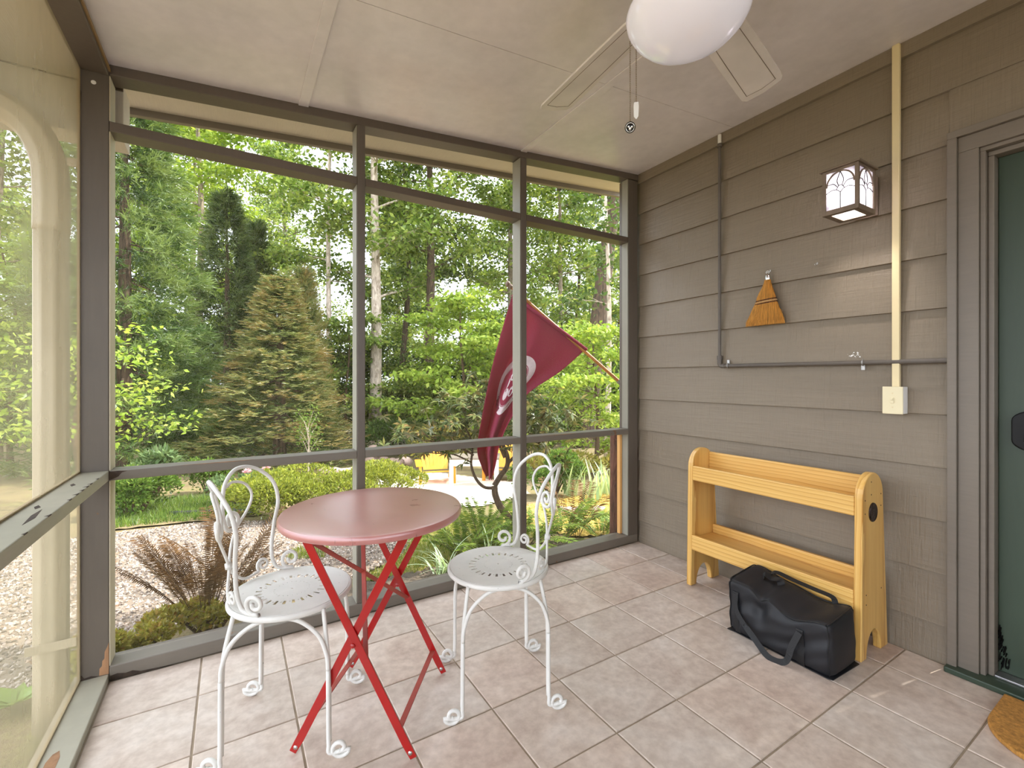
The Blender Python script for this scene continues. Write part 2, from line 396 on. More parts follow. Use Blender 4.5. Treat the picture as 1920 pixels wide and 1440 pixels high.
mk('paint_chip', MB().prism([(-.3995, .768), (-.3995, .801), (-.37, .8015), (-.345, .799), (-.362, .794), (-.372, .780), (-.388, .772)], -.0002, .001, zx(YB)), rot, wb)
mk('rotten_edge', MB().prism([(-.396, .001), (-.396, .020), (-.375, .024), (-.35, .017), (-.33, .020), (-.305, .009), (-.26, .006), (-.20, .001)], -.0012, .001, zx(YB)), rot, wb)
for xa, xb in ((-.2, .10), (.62, .78), (1.6, 1.9)):
    mk('paint_chip', MB().prism([(xa, .8032), (xa + (xb-xa)*.3, .8032), (xb, .8032), (xa + (xb-xa)*.7, .8002), (xa + (xb-xa)*.4, .801)], -.0002, .001, zx(YB)), chipw, wb)
wl = struct('wall_left')
mk('paint_chip', MB().prism([(-.466, 1.80), (-.466, 1.855), (-.458, 1.885), (-.445, 1.895), (-.437, 1.865), (-.436, 1.80)], .0285, .0306, lambda a, b, d: (a, b, d)), chipw, wl)
for (xa, ya, L) in ((-.446, 2.02, .05), (-.43, 1.55, .16), (-.452, 1.72, .05)): mk('paint_crack', MB().prism([(xa, ya), (xa + .006, ya + L * .4), (xa - .006, ya + L), (xa - .010, ya + L * .6)], .80, .8056, lambda a, b, d: (a, b, d)), rot, wl)
for q, (yq, wq) in enumerate(((1.46, .006), (1.62, .009), (1.80, .007), (1.87, .011), (1.93, .008), (1.985, .012), (2.03, .010), (2.12, .006))): mk('paint_chip', MB().prism([(-.4003 - wq, yq), (-.4003, yq - .004), (-.4003, yq + .012 + wq), (-.4003 - wq * .5, yq + .008)], .80, .8054, lambda a, b, d: (a, b, d)), rot, wl)
boxo('chair_rail', (-.489, XL, -1.69, YB - .0005, .766, .805), M['rail_left'], wl, .003)
boxo('sill_plate', (-.489, XL, -1.69, YB - .0005, 0, .030), M['rail_left'], wl, .003)
mk('eave_beam', MB().box(-.489, XL, -2.2, YB - .0005, 2.310, 2.355), M['header'], wl, bevel=.003)
boxo('screen_moulding', (-.403, -.394, -2.2, YB - .002, 2.326, 2.338), M['old_wood'], wl, .001)
boxo('porch_post', (-.489, XL, -1.78, -1.691, 0, 2.31), M['taupe_v'], wl)
boxo('screen_bead', (-.489, -.481, -1.69, YB - .001, .8055, .812), M['old_wood'], wl, .001)
boxo('screen_bead', (-.489, -.481, -1.69, YB - .001, .0305, .037), M['old_wood'], wl, .001)
boxo('screen_bead', (-.489, -.4815, YB - .008, YB - .001, .042, 2.309), M['old_wood'], wl, .001)
for z0, z1 in ((.031, .765), (.806, 2.309)):
    mk('insect_screen', MB().add([(-.480, -1.69, z0), (-.480, YB - .001, z0), (-.480, YB - .001, z1), (-.480, -1.69, z1)], [(0,1,2,3)]), M['screen'], wl)

# right wall: lap siding boards on the house wall
wr = struct('wall_right')
mk('house_wall', MB().box(2.485, 2.56, .70, 2.40, -.3, 3.0).box(2.485, 2.56, -3.2, -.56, -.3, 3.0).box(2.485, 2.56, -.56, .70, 2.16, 3.0), M['siding'], wr)
zs = [-.02, .151, .361, .576, .793, 1.009, 1.227, 1.443, 1.661, 1.882, 2.098, 2.316, 2.534]
for i in range(12):
    z0, z1 = zs[i], zs[i + 1] + .014
    spans = [(.646, YB - .001), (-3.2, -.52)] if z1 < 2.3 - .15 else [(-3.2, YB - .001)]
    if zs[i] < 2.14 < zs[i+1]: spans = [(.646, YB - .001), (-3.2, -.52)]
    for ya, yb in spans:
        poly = [(XW, z0), (XW + .0175, z1), (XW + .0295, z1), (XW + .0295, z0)]
        mk('siding_board', MB().prism(poly, ya, yb, lambda a, b, d: (a, d, b)), M['siding'], wr, bevel=.0015)
mk('filler_board', MB().box(XW + .008, XW + .029, -.52, .646, 2.134, 2.33), M['siding'], wr)
mk('frieze_board', MB().add([(x, y, z) for y in (-3.2, YB - .001) for x, z in ((XW - .004, 2.534), (XW + .02, 2.534), (XW + .02, 2.62), (XW - .004, ceilz(XW) - .001))], [(0,1,2,3),(7,6,5,4),(0,4,5,1),(1,5,6,2),(2,6,7,3),(3,7,4,0)]), M['siding'], wr, bevel=.002)
mb = MB(); random.seed(5)
for k in range(22):
    y = .966 + random.gauss(0, .013); z = 1.263 + random.gauss(0, .006); r = random.uniform(.0008, .003)
    x = XW + .0005 + (z - 1.227) / .23 * .011 - .0012
    mb.add([(x, y + r * 1.4 * math.cos(a), z + r * math.sin(a)) for a in [q * PI / 3 for q in range(6)]], [tuple(range(6))])
mk('paint_splatter', mb, M['white_pl'], wr)

# unseen half wall behind the viewpoint, added to trim light on facing surfaces
wf = struct('wall_front_added')
mk('house_wall', MB().box(-.52, 2.47, -1.86, -1.80, -.1, 1.0), M['siding'], wf)  # core of the added half wall
for i in range(5):
    mk('siding_board', MB().prism([(-1.782, zs[i]), (-1.793, zs[i+1] + .014), (-1.7995, zs[i+1] + .014), (-1.7995, zs[i])], XL, XW - .001, lambda a, b, d: (d, a, b)), M['siding'], wf, bevel=.0015)

mk('added_cap_rail', MB().box(-.52, 2.47, -1.87, -1.775, 1.032, 1.07), M['taupe_rail'], wf, bevel=.003)

# door in its casing
dr = struct('door_1')
def casing_u(name, y0, y1, x0, x1, top, mat, bev=.002):
    # two legs and a head as one mitred frame; y0 > y1 on the left leg, mirrored about the door centre
    c = .065
    mb = MB()
    for s in (1, -1):
        ya, yb = (y0, y1) if s == 1 else (2*c - y1, 2*c - y0)
        mb.box(x0, x1, min(ya, yb), max(ya, yb), 0.012, top - abs(y0 - y1))
    mb.box(x0, x1, 2*c - y0, y0, top - abs(y0 - y1), top)
    return mk(name, mb, mat, dr, bevel=bev)
casing_u('back_band', .644, .616, 2.425, 2.476, 2.132, M['taupe'])
casing_u('flat_casing', .6155, .556, 2.440, 2.50, 2.103, M['taupe'])
casing_u('door_jamb', .5555, .540, 2.452, 2.58, 2.043, M['taupe'])
casing_u('door_stop', .5395, .521, 2.475, 2.58, 2.027, M['taupe'], .004)
mk('door_panel', MB().box(2.520, 2.562, -.391, .5205, .032, 2.008), M['door'], dr, bevel=.003)
boxo('threshold', (2.395, 2.60, -.50, .646, .0005, .022), M['door'], dr, .004)
boxo('metal_sill', (2.47, 2.585, -.39, .520, .0225, .031), M['galv'], dr, .002)
mb = MB(); random.seed(9)
for k in range(60):
    z = random.uniform(.035, .19); w = (.19 - z) * .22
    y = .519 - random.uniform(0, max(.004, w)); mb.bar((2.5195, y, z), (2.514, y - .004, z + random.uniform(.01, .03)), .003, .002)
mk('weather_brush', mb, M['lock'], dr)
# keypad lock on the door
lk = mk('keypad_lock', MB().prism([(.4135 + .0805 * .5 * 2 * .86 * math.cos(a), z0 + .042 * math.sin(a)) for z0, rng in ((.998, range(0, 13)), (.925, range(12, 25))) for a in [q * PI / 12 for q in rng]], 2.498, 2.5195, lambda a, b, d: (d, a, b)), M['lock'], dr, bevel=.006, segs=3)
lk.data.name = 'keypad_lock'
mk('turn_knob', MB().lathe([(.0001, 0), (.048, 0), (.050, .006), (.046, .014), (.0001, .016)], 28, Matrix.Translation((2.498, .40, .932)) @ Matrix.Rotation(-PI/2, 4, 'Y')).box(2.472, 2.490, .335, .425, .921, .943), M['lock_d'], lk, smooth='angle')
mb = MB().tube([(2.4975, .415 + .0115 * math.cos(a), 1.012 + .0115 * math.sin(a)) for a in [q * PI / 10 for q in range(20)]], .0016, 6, closed=True)
for iy in range(4):
    for iz in range(3):
        y = .442 - iy * .0185; z = .988 - iz * .011
        mb.lathe([(.0001, 0), (.0019, 0), (.0019, .0006)], 8, Matrix.Translation((2.4978, y, z)) @ Matrix.Rotation(-PI/2, 4, 'Y'))
mb.box(2.4970, 2.4979, .411, .419, .975, .979)
mk('keypad_print', mb, M['lock_mark'], lk)

# roof over the porch, soffits and fascias, the boxed return at the corner
rf = struct('trim_1')
roof = lambda x: ceilz(x) + .14
vs = [(x, y, z) for x, z in ((-1.22, roof(-1.22)), (2.7, roof(2.7)), (2.7, roof(2.7) + .05), (-1.22, roof(-1.22) + .05)) for y in (-3.2, 2.74)]
mk('roof_deck', MB().add(vs, [(0,1,3,2),(2,3,5,4),(4,5,7,6),(6,7,1,0),(0,2,4,6),(1,7,5,3)]), M['header'], rf)
mk('rake_soffit', MB().add([(x, y, ceilz(x) + d) for d in (.044, .056) for x, y in ((-.50, YB + D), (2.7, YB + D), (2.7, 2.70), (-.50, 2.70))], [(0,3,2,1),(4,5,6,7),(0,1,5,4),(1,2,6,5),(2,3,7,6),(3,0,4,7)]), M['soffit'], rf)
mk('rake_fascia', MB().add([(x, y, ceilz(x) + d) for d in (.012, .19) for x, y in ((-1.2, 2.70), (2.7, 2.70), (2.7, 2.73), (-1.2, 2.73))], [(0,3,2,1),(4,5,6,7),(0,1,5,4),(1,2,6,5),(2,3,7,6),(3,0,4,7)]), M['taupe'], rf, bevel=.003)
mk('eave_soffit', MB().box(-1.15, -.489, -3.2, 2.42, 2.320, 2.335), M['soffit'], rf)
mk('eave_return', MB().box(-1.15, -.375, 2.405, 2.54, 2.12, 2.345), M['soffit'], rf, bevel=.003)
mk('return_cap', MB().box(-1.15, -.375, 2.395, 2.404, 2.318, 2.345), M['header'], rf)
mk('eave_fascia', MB().box(-1.18, -1.15, -3.2, 2.70, 2.17, 2.36), M['taupe'], rf)
# ------------------------------------------------------------ furniture
def spiral(c, r0, r1, a0, turns, ex, ez, n=26):
    c = Vector(c); ex = Vector(ex); ez = Vector(ez); out = []
    for i in range(n + 1):
        t = i / n; a = a0 + turns * 2 * PI * t; r = r0 + (r1 - r0) * t
        out.append(c + ex * (r * math.cos(a)) + ez * (r * math.sin(a)))
    return out
def catmull(pts, k=8):
    P = [Vector(p) for p in pts]; P = [P[0] * 2 - P[1]] + P + [P[-1] * 2 - P[-2]]; out = []
    for i in range(1, len(P) - 2):
        for j in range(k):
            t = j / k; a, b, c, d = P[i-1:i+3]
            out.append(.5 * ((2*b) + (c-a)*t + (2*a-5*b+4*c-d)*t*t + (3*b-a-3*c+d)*t**3))
    return out + [P[-2]]

def make_chair(label):
    root = thing('bistro_chair', label, 'chair', group='white bistro chairs')
    # pierced seat: polar sheet with the holes left open
    radii = [.004, .051, .0560, .0855, .0925, .0985, .111, .150, .1795]
    nseg = 144; vs = [(r * math.cos(2*PI*k/nseg), r * math.sin(2*PI*k/nseg), .452) for r in radii for k in range(nseg)]
    fs = []
    for i in range(len(radii) - 1):
        for k in range(nseg):
            if i == 1 and k % 6 == 0: continue                      # inner ring of dots
            if i in (3, 4, 5) and k % 6 in (0, 1) : continue       # radial slots
            if i == 4 and k % 6 == 4: continue                      # dots between slots
            l = (k + 1) % nseg; fs.append((i*nseg+k, i*nseg+l, (i+1)*nseg+l, (i+1)*nseg+k))
    seat = mk('seat', MB().add(vs, fs), M['white_metal'], root, fixn=False)
    sm = seat.modifiers.new('solid', 'SOLIDIFY'); sm.thickness = .0022; sm.offset = -1
    mk('seat_rim', MB().lathe([(.1790, .4500), (.1795, .4523), (.183, .4540), (.188, .4525), (.1905, .447), (.190, .440), (.187, .4365), (.183, .4365), (.182, .446)], 64), M['white_metal'], seat, smooth=True)
    r = .0066
    for sy in (1, -1):
        y = .172 * sy
        arch = []
        for sx in (1, -1):
            foot = spiral((sx * .183, y, .0295), .0075, .0290, PI * 1.34, 1.30, (sx, 0, 0), (0, 0, 1), 30)
            foot = [p for p in foot]
            lead = catmull([foot[-1], (sx * .1555, y, .018), (sx * .151, y, .045), (sx * .150, y, .10), (sx * .149, y, .27)], 6)[1:]
            side = foot + lead
            b0 = Vector((0, -sy * .0118, 0))
            legB = catmull([Vector((sx * .151, y, .045)) + b0, Vector((sx * .150, y, .10)) + b0, Vector((sx * .149, y, .26)) + b0, Vector((sx * .143, y * .94, .345)), Vector((sx * .128, y * .80, .442))], 6)
            mk('leg', MB().tube(side, r, 8).tube(legB, r, 8), M['white_metal'], root, smooth=True)
            arch.append([(sx * .149, y, .27), (sx * .145, y, .315), (sx * .122, y * .985, .375), (sx * .075, y * .96, .418), (sx * .03, y * .94, .4335)])
        pts = arch[0] + [(0, .162 * sy, .4350)] + arch[1][::-1]
        mk('seat_arch', MB().tube(catmull(pts, 6), r, 8), M['white_metal'], root, smooth=True)
    def bk(u, v):      # unrolled back -> leaning cylinder behind the seat
        rho = .183 + .13 * v; ph = u / .19
        return Vector((-rho * math.cos(ph), rho * math.sin(ph), .456 + v))
    ex2 = lambda c, r0, r1, a0, t, n=24: [(c[0] + (r0 + (r1-r0)*i/n) * math.cos(a0 + t*2*PI*i/n), c[1] + (r0 + (r1-r0)*i/n) * math.sin(a0 + t*2*PI*i/n)) for i in range(n + 1)]
    c2 = lambda pts, k=7: [(p.x, p.y) for p in catmull([Vector((a, b, 0)) for a, b in pts], k)]
    for s in (1, -1):
        sc = ex2((.243, .034), .008, .034, PI * .9, 1.35)          # scroll resting on the seat rim, ends at its low side
        sc2 = ex2((.046, .222), .036, .008, PI * 1.12, 1.45)       # scroll in the heart
        path = sc + c2([sc[-1], (.205, .008), (.186, .03), (.180, .08), (.192, .17), (.206, .25), (.190, .325), (.140, .378), (.085, .385), (.038, .345), (.016, .29), (.008, .25), sc2[0]])[1:] + sc2[1:]
        path = [p for i, p in enumerate(path) if i == 0 or (abs(p[0]-path[i-1][0]) + abs(p[1]-path[i-1][1])) > 1e-4]
        mk('back_scroll', MB().tube([bk(s * u, v) for u, v in path], .0066, 8), M['white_metal'], root, smooth=True)
        s3 = ex2((.146, .036), .006, .023, PI * .3, 1.5)
        inner = s3 + c2([s3[-1], (.085, .012), (.045, .03), (.004, .085), (.045, .17), (.105, .235), (.126, .285), (.108, .328), (.068, .345), (.038, .335)])[1:]
        mk('inner_scroll', MB().tube([bk(s * u, v) + Vector((.002, 0, 0)) for u, v in inner], .0048, 7), M['white_metal'], root, smooth=True)
    mk('collar', MB().tube([bk(0, .078), bk(0, .096)], .011, 10), M['white_metal'], root, smooth=True)
    return root
ch = make_chair('white iron bistro chair with heart-shaped scroll back, left of the red table')
ch.location = (.172, 1.690, 0); ch.rotation_euler.z = math.radians(-21)
ch2 = copy_tree(ch); ch2['label'] = 'white iron bistro chair with heart-shaped scroll back, right of the red table'
ch2.location = (.860, 1.503, 0); ch2.rotation_euler.z = math.radians(160)

# folding table
TC = Vector((.42, 1.60, 0))
tb = thing('bistro_table', 'round red metal folding bistro table with crossed flat legs', 'table', TC)
mk('table_top', MB().lathe([(.0001, .711), (.15, .7115), (.285, .711), (.297, .7085), (.301, .702), (.301, .690), (.298, .686), (.294, .688), (.293, .702), (.28, .7055), (.0001, .7065)], 96), M['red_top'], tb, smooth='angle')
W = lambda *p: Vector(p) - TC
at, af = W(.180, 1.517, .690), W(.469, 1.337, 0)
bt, bf = W(.453, 1.349, .690), W(.162, 1.560, 0)
ct, cf = W(.432, 1.850, .690), W(.709, 1.668, 0)
dt, df = W(.690, 1.675, .690), W(.402, 1.891, 0)
nrm = Vector((.53, .85, 0)).normalized()
def flat_leg(p, q, off, name='leg'):
    o = nrm * off; p = p + o; q = q + o
    d = (q - p).normalized(); e = q - d * .05
    mb = MB(); a = d.cross(nrm).normalized() * .0125; t = nrm * .0025
    k = Vector((q.x, q.y, 0)); k2 = Vector((e.x, e.y, e.z)) 
    sec = [p, p * .5 + e * .5, e, k + Vector((0, 0, .004))]
    wd = [1, 1, 1, .85]
    vs = []
    for c, w in zip(sec, wd): vs += [c - a*w - t, c + a*w - t, c + a*w + t, c - a*w + t]
    fs = [(0,3,2,1)]
    for i in range(3):
        for k in range(4):
            l = (k + 1) % 4; fs.append((4*i+k, 4*i+l, 4*i+4+l, 4*i+4+k))
    fs.append((12,13,14,15))
    leg = mk(name, mb.add(vs, fs), M['red_leg'], tb, bevel=.0012)
    R = Matrix.Translation(q - d * .022 - nrm * .003) @ nrm.to_track_quat('Z', 'Y').to_matrix().to_4x4()
    mk('foot_rivet', MB().lathe([(.0001, -.002), (.006, -.0015), (.007, .001)], 12, R), M['steel'], leg, smooth=True)
flat_leg(at, af, .0035); flat_leg(bt, bf, -.0035); flat_leg(ct, cf, -.0035); flat_leg(dt, df, .0035)
ip = lambda p, q, t: p + (q - p) * t
for p, q in ((at + nrm * .0035, cf), (ct - nrm * .0035, af)):
    a0, a1 = (at, af) if p.z and (p - at).length < .02 else (ct, cf)
def brace(p, q, w=.016): mk('brace', MB().bar(p, q, w, .004, nrm), M['red_back'], tb, bevel=.001)
brace(ip(at, af, .03) + nrm * .007, ip(ct, cf, .57) - nrm * .007); brace(ip(ct, cf, .03) - nrm * .007 + Vector((0, 0, .004)), ip(at, af, .57) + nrm * .007 + Vector((0, 0, .004)))
def stretch(p, q): mk('stretcher', MB().bar(p, q, .018, .004, (0, 0, 1)), M['red_back'], tb, bevel=.001)
stretch(ip(at, af, .87) + nrm * .006, ip(ct, cf, .87) - nrm * .006); stretch(ip(bt, bf, .86) + nrm * .006, ip(dt, df, .86) - nrm * .006)
for p, q in ((bt, dt), (at, ct)): mk('top_bar', MB().bar(p + Vector((0, 0, .004)), q + Vector((0, 0, .004)), .02, .004, (0, 0, 1)), M['red_back'], tb, bevel=.001)
for (p, q, r_, s_, o) in ((at, af, bt, bf, -.008), (ct, cf, dt, df, -.008)):
    x = ip(p, q, .5) * .5 + ip(r_, s_, .5) * .5
    mk('pivot_bolt', MB().lathe([(.0001, -.003), (.006, -.002), (.008, .0), (.008, .002)], 12, Matrix.Translation(x + nrm * o) @ nrm.to_track_quat('Z', 'Y').to_matrix().to_4x4()), M['red_leg'], tb, smooth=True)

# pine rack against the siding
rk = thing('wooden_rack', 'varnished pine rack with rounded end panels standing against the siding', 'rack', (2.30, 1.258, 0))
def rack_panel(y0, y1):
    arch = [(2.295 - .068 * math.cos(q * PI / 14), .105 * math.sin(q * PI / 14)) for q in range(15)]
    poly = [(2.178, 0)] + arch + [(2.434, 0)] + [(2.288 + .0975 * math.cos(q * PI / 16), .664 + .098 * math.sin(q * PI / 16)) for q in range(17)]
    return mk('end_panel', MB().prism([(a - 2.30, b) for a, b in poly], y0 - 1.258, y1 - 1.258, lambda a, b, d: (a, d, b)), M['pine_z'], rk, bevel=.005, segs=3)
pr_ = rack_panel(.838, .868); pl_ = rack_panel(1.645, 1.675)
R0, R1 = .8685 - 1.258, 1.6445 - 1.258
rb = lambda n, x0, x1, z0, z1: mk(n, MB().box(x0 - 2.30, x1 - 2.30, R0, R1, z0, z1), M['pine_y'], rk, bevel=.004)
rb('top_front_rail', 2.190, 2.210, .588, .668); rb('top_back_rail', 2.335, 2.355, .60, .735); rb('top_shelf', 2.2105, 2.3345, .592, .607)
rb('lower_front_rail', 2.182, 2.202, .202, .284); rb('lower_shelf', 2.2025, 2.3695, .250, .268); rb('lower_back_rail', 2.370, 2.390, .222, .315)
med = mk('medallion', MB().lathe([(.0001, .0052), (.024, .0045), (.0305, .0046), (.0335, .006), (.0365, .004), (.037, 0)], 32, Matrix.Translation((-.019, .838 - 1.258, .598)) @ Matrix.Rotation(PI/2, 4, 'X') @ Matrix.Diagonal((1.0, 1.08, 1, 1))), M['medal'], rk, smooth='angle')
mb = MB(); random.seed(2)
for k in range(14):
    a = random.uniform(0, 2*PI); q = random.uniform(0, .02)
    mb.sphere((-.019 + q * math.cos(a), .838 - 1.258 - .0048, .598 + q * 1.05 * math.sin(a)), random.uniform(.003, .006), 8, 5, (1, .35, 1.2))
mk('relief', mb, M['medal'], med, smooth=True)
mb = MB()
for x, z in ((2.270, .725), (2.270, .672), (2.212, .655), (2.212, .60), (2.362, .665), (2.362, .615), (2.222, .265), (2.222, .225), (2.365, .262)):
    mb.lathe([(.0001, .0006), (.0032, .0006), (.0032, 0)], 8, Matrix.Translation((x - 2.30, .838 - 1.258, z)) @ Matrix.Rotation(PI/2, 4, 'X'))
mk('screw_hole', mb, M['hole'], pr_)['kind'] = 'stuff'

# black duffel bag on the floor in front of the rack
bgt = thing('duffel_bag', 'black nylon duffel bag slumped on the tiles in front of the pine rack', 'bag', (2.06, 1.06, 0))
def bag_mesh():
    nx, ny, nz = 16, 34, 16; idx = {}; vs = []; fs = []
    hx, hy, hz = .108, .212, .125
    random.seed(4)
    def shape(u, v, w):   # u,v,w in -1..1 on the cube
        x, y, z = u * hx, v * hy, (w + 1) * hz
        t = (w + 1) / 2
        x += -.012 * t                                              # leans to the room
        # top: sagging with raised ends, a pinch left of the middle
        top = .245 - .040 * math.exp(-((v + .28) / .55) ** 2) + .012 * v + .012 * u
        top += .010 * math.sin(5.2 * v + 1.1 + u * 1.2) * (1 - v * v) - .030 * math.exp(-((v - .32) / .13) ** 2) * max(0, -u * .8 + .5)
        z = top * t
        pin = math.exp(-((v - .32) / .16) ** 2) * math.exp(-((w - .45) / .5) ** 2)
        if u < 0: x += .034 * pin * (-u)
        bul = (1 - v * v) * math.sin(PI * min(1, t * 1.02))
        x += .010 * u * bul; y += .012 * v * (1 - u * u) * math.sin(PI * t)
        x *= 1 + .03 * math.sin(4 * v + 5 * w); 
        y *= 1.0 + .02 * (1 - t) ** 3
        k = .012 * (math.sin(9 * v + 6 * w) * math.sin(4 * w + 2 * u)) * (1 - abs(w) ** 6) * .5
        return (x + k * (1 if u > 0 else -1) * abs(u), y, max(z, .0015))
    def rnd(u, v, w, p=13.0):
        n = (abs(u) ** p + abs(v) ** p + abs(w) ** p) ** (1 / p)
        return (u / n, v / n, w / n)
    def vid(i, j, k):
        if (i, j, k) not in idx:
            idx[(i, j, k)] = len(vs); vs.append(shape(*rnd(2*i/nx-1, 2*j/ny-1, 2*k/nz-1)))
        return idx[(i, j, k)]
    for a, b, f in ((ny, nz, lambda p, q, s: (s * nx, p, q)), (nx, nz, lambda p, q, s: (p, s * ny, q)), (nx, ny, lambda p, q, s: (p, q, s * nz))):
        for s in (0, 1):
            for p in range(a):
                for q in range(b):
                    fs.append((vid(*f(p, q, s)), vid(*f(p+1, q, s)), vid(*f(p+1, q+1, s)), vid(*f(p, q+1, s))))
    return MB().add(vs, fs), shape, rnd
bmb, bshape, brnd = bag_mesh()
body = mk('bag_body', bmb, M['bag'], bgt, smooth=True)
ss = body.modifiers.new('sub', 'SUBSURF'); ss.levels = 1; ss.render_levels = 1
S = lambda u, v, w, off=0: Vector(bshape(*brnd(u, v, w))) 
pip = MB()
for u in (-1, 1): pip.tube([S(u, v / 20, 1) + Vector((u * .002, 0, .001)) for v in range(-20, 21)], .0028, 6)
for v in (-1, 1):
    pip.tube([S(u / 10, v, 1) + Vector((0, v * .002, .001)) for u in range(-10, 11)], .0028, 6)
    for u in (-1, 1): pip.tube([S(u, v, w / 10) + Vector((u * .001, v * .001, 0)) for w in range(-10, 11)], .0022, 6)
mk('piping', pip, M['strap'], bgt, smooth=True)
def ribbon(pts, w, nrmf, t=.0022):
    P = catmull(pts, 7); vs = []; fs = []
    for i, p in enumerate(P):
        d = (P[min(i+1, len(P)-1)] - P[max(i-1, 0)]).normalized(); n = nrmf(i / (len(P) - 1)); a = d.cross(n).normalized() * w / 2; b = n.normalized() * t / 2
        vs += [p - a - b, p + a - b, p + a + b, p - a + b]
    for i in range(len(P) - 1):
        for k in range(4): l = (k + 1) % 4; fs.append((4*i+k, 4*i+l, 4*i+4+l, 4*i+4+k))
    m = 4 * (len(P) - 1); fs += [(0,3,2,1), (m, m+1, m+2, m+3)]
    return MB().add(vs, fs)
nx_ = lambda t: Vector((-1, 0, .05))
for vv in (.80, -.50):
    mk('strap', ribbon([S(-1, vv, w) + Vector((-.004, 0, 0)) for w in (-.98, -.5, 0, .5, .62)], .026, nx_), M['strap'], bgt)
pA = S(-1, .80, .55); pB = S(-1, -.50, .50)
mk('front_handle', ribbon([pA + Vector((-.006, 0, 0)), pA + Vector((-.014, -.012, -.075)), (-.150, .060, .035), (-.175, -.012, .008), (-.160, -.068, .016), pB + Vector((-.022, .020, -.06)), pB + Vector((-.006, 0, 0))], .024, lambda t: Vector((-.8, 0, .6 if .25 < t < .75 else .1))), M['strap'], bgt)
mk('back_handle', ribbon([S(.75, .55, 1) + Vector((0, 0, .004)), S(.75, .42, 1) + Vector((.004, 0, .022)), S(.8, .1, 1) + Vector((.006, 0, .020)), S(.8, -.3, 1) + Vector((.006, 0, .034)), S(.8, -.62, 1) + Vector((.004, 0, .030)), S(.8, -.70, 1) + Vector((0, 0, .003))], .022, lambda t: Vector((-.3, 0, 1))), M['strap'], bgt)
mk('grip_loop', ribbon([S(.2, .56, 1) + Vector((0, 0, .002)), S(.2, .52, 1) + Vector((0, 0, .022)), S(.3, .40, 1) + Vector((0, 0, .016)), S(.3, .24, 1) + Vector((0, 0, .026)), S(.3, .20, 1) + Vector((0, 0, .003))], .030, lambda t: Vector((-.3, 0, 1))), M['strap'], bgt)
mk('base_flap', MB().prism([(-.108, -.200), (-.100, -.214), (.100, -.222), (.110, -.19), (.104, .205), (-.112, .216), (-.106, .18)], .0008, .004, lambda a, b, d: (a, b, d)), M['bag'], bgt)

# doormat
mt = [(2.388, -.36), (2.388, .478), (2.20, .476)]
mt += [(2.20 + .17 * math.cos(a), .306 + .17 * math.sin(a)) for a in [PI/2 + q * PI / 20 for q in range(1, 11)]]
mt += [(2.20 + .17 * math.cos(a), -.19 + .17 * math.sin(a)) for a in [PI + q * PI / 20 for q in range(0, 11)]]
o = mk('doormat', MB().prism(mt, .0008, .016, lambda a, b, d: (a, b, d)), M['coir'], bevel=.004); tag(o, 'tan coir doormat with rounded corners before the green door', 'doormat')

# ------------------------------------------------------------ on the right wall
# whisk broom on its nail
BX = 2.432
br = thing('whisk_broom', 'straw whisk broom with dark stitching hanging on the siding', 'broom', (BX, 1.360, 1.44))
prof = [(0, .287, .009), (0, .240, .0125), (0.002, .215, .020), (.006, .180, .036), (.008, .150, .050), (.009, .128, .055), (.012, .085, .075), (.014, .04, .097), (.016, 0, .110)]
mb = MB(); n = 22
vs = []; fs = []
for (dy, z, w) in prof[1:]:
    th = .010 + w * .08
    for k in range(n):
        a = 2 * PI * k / n; vs.append((-th * .8 * math.sin(a), dy + w * .96 * math.cos(a), z + .004))
for i in range(len(prof) - 2):
    for k in range(n): l = (k+1) % n; fs.append((i*n+k, i*n+l, (i+1)*n+l, (i+1)*n+k))
mk('straw_bundle', mb.add(vs, fs), M['broom'], br, smooth=True)
mb = MB(); random.seed(11)
for k in range(420):
    f = random.uniform(-1, 1); s = random.choice((-1, -1, -1, 1)); zend = random.uniform(-.012, .03) if random.random() < .8 else random.uniform(.02, .07)
    pts = []
    for (dy, z, w) in prof[1:]:
        if z < zend: z = zend
        th = (.010 + w * .08) * math.sqrt(max(0, 1 - f * f)) * .8
        pts.append((s * (th + .0008 + random.uniform(0, .0012)) + random.gauss(0, .0006), dy + w * f * .97 + random.gauss(0, .0012), z))
        if z == zend: break
    mb.tube(pts, [.0011] * (len(pts) - 1) + [.0006], 3)
tag(mk('bristles', mb, M['broom'], br), kind='stuff')
def band(z, w, r, m): 
    th = .010 + w * .08
    mk('stitching', MB().tube([(-(th * .8 + .002) * math.sin(a), .009 + (w + .0015) * math.cos(a), z + .006 * math.cos(a) * -.6) for a in [2*PI*q/30 for q in range(30)]], r, 6, closed=True), M[m], br, smooth=True)
band(.135, .053, .0028, 'twine'); band(.1265, .0555, .0026, 'twine_l'); band(.118, .058, .0028, 'twine')
mk('neck_cap', MB().lathe([(.0115, .236), (.0135, .245), (.0125, .262), (.009, .272), (.0001, .274)], 14), M['chrome'], br, smooth=True)
mk('hang_ring', MB().tube([(.0, .008 * math.cos(a), .280 + .008 * math.sin(a)) for a in [2*PI*q/16 for q in range(16)]], .0016, 6, closed=True), M['chrome'], br, smooth=True)
def hook(y, z, label, x=XW + .004):
    h = thing('screw_hook', label, 'hook', (x, y, z))
    mk('shank', MB().tube(catmull([(.004, 0, 0), (-.014, 0, 0), (-.024, 0, -.004), (-.026, 0, -.012), (-.020, 0, -.016), (-.014, 0, -.011)], 5), .0018, 7), M['chrome'], h, smooth=True)
    mk('collar', MB().lathe([(.0001, 0), (.0045, 0), (.0045, .002), (.0001, .002)], 10, Matrix.Translation((-.004, 0, 0)) @ Matrix.Rotation(PI/2, 4, 'Y')), M['steel'], h)
hook(1.360, 1.731, 'small shiny hook holding up the whisk broom')
hook(1.130, 1.722, 'small empty screw hook on the siding right of the broom')

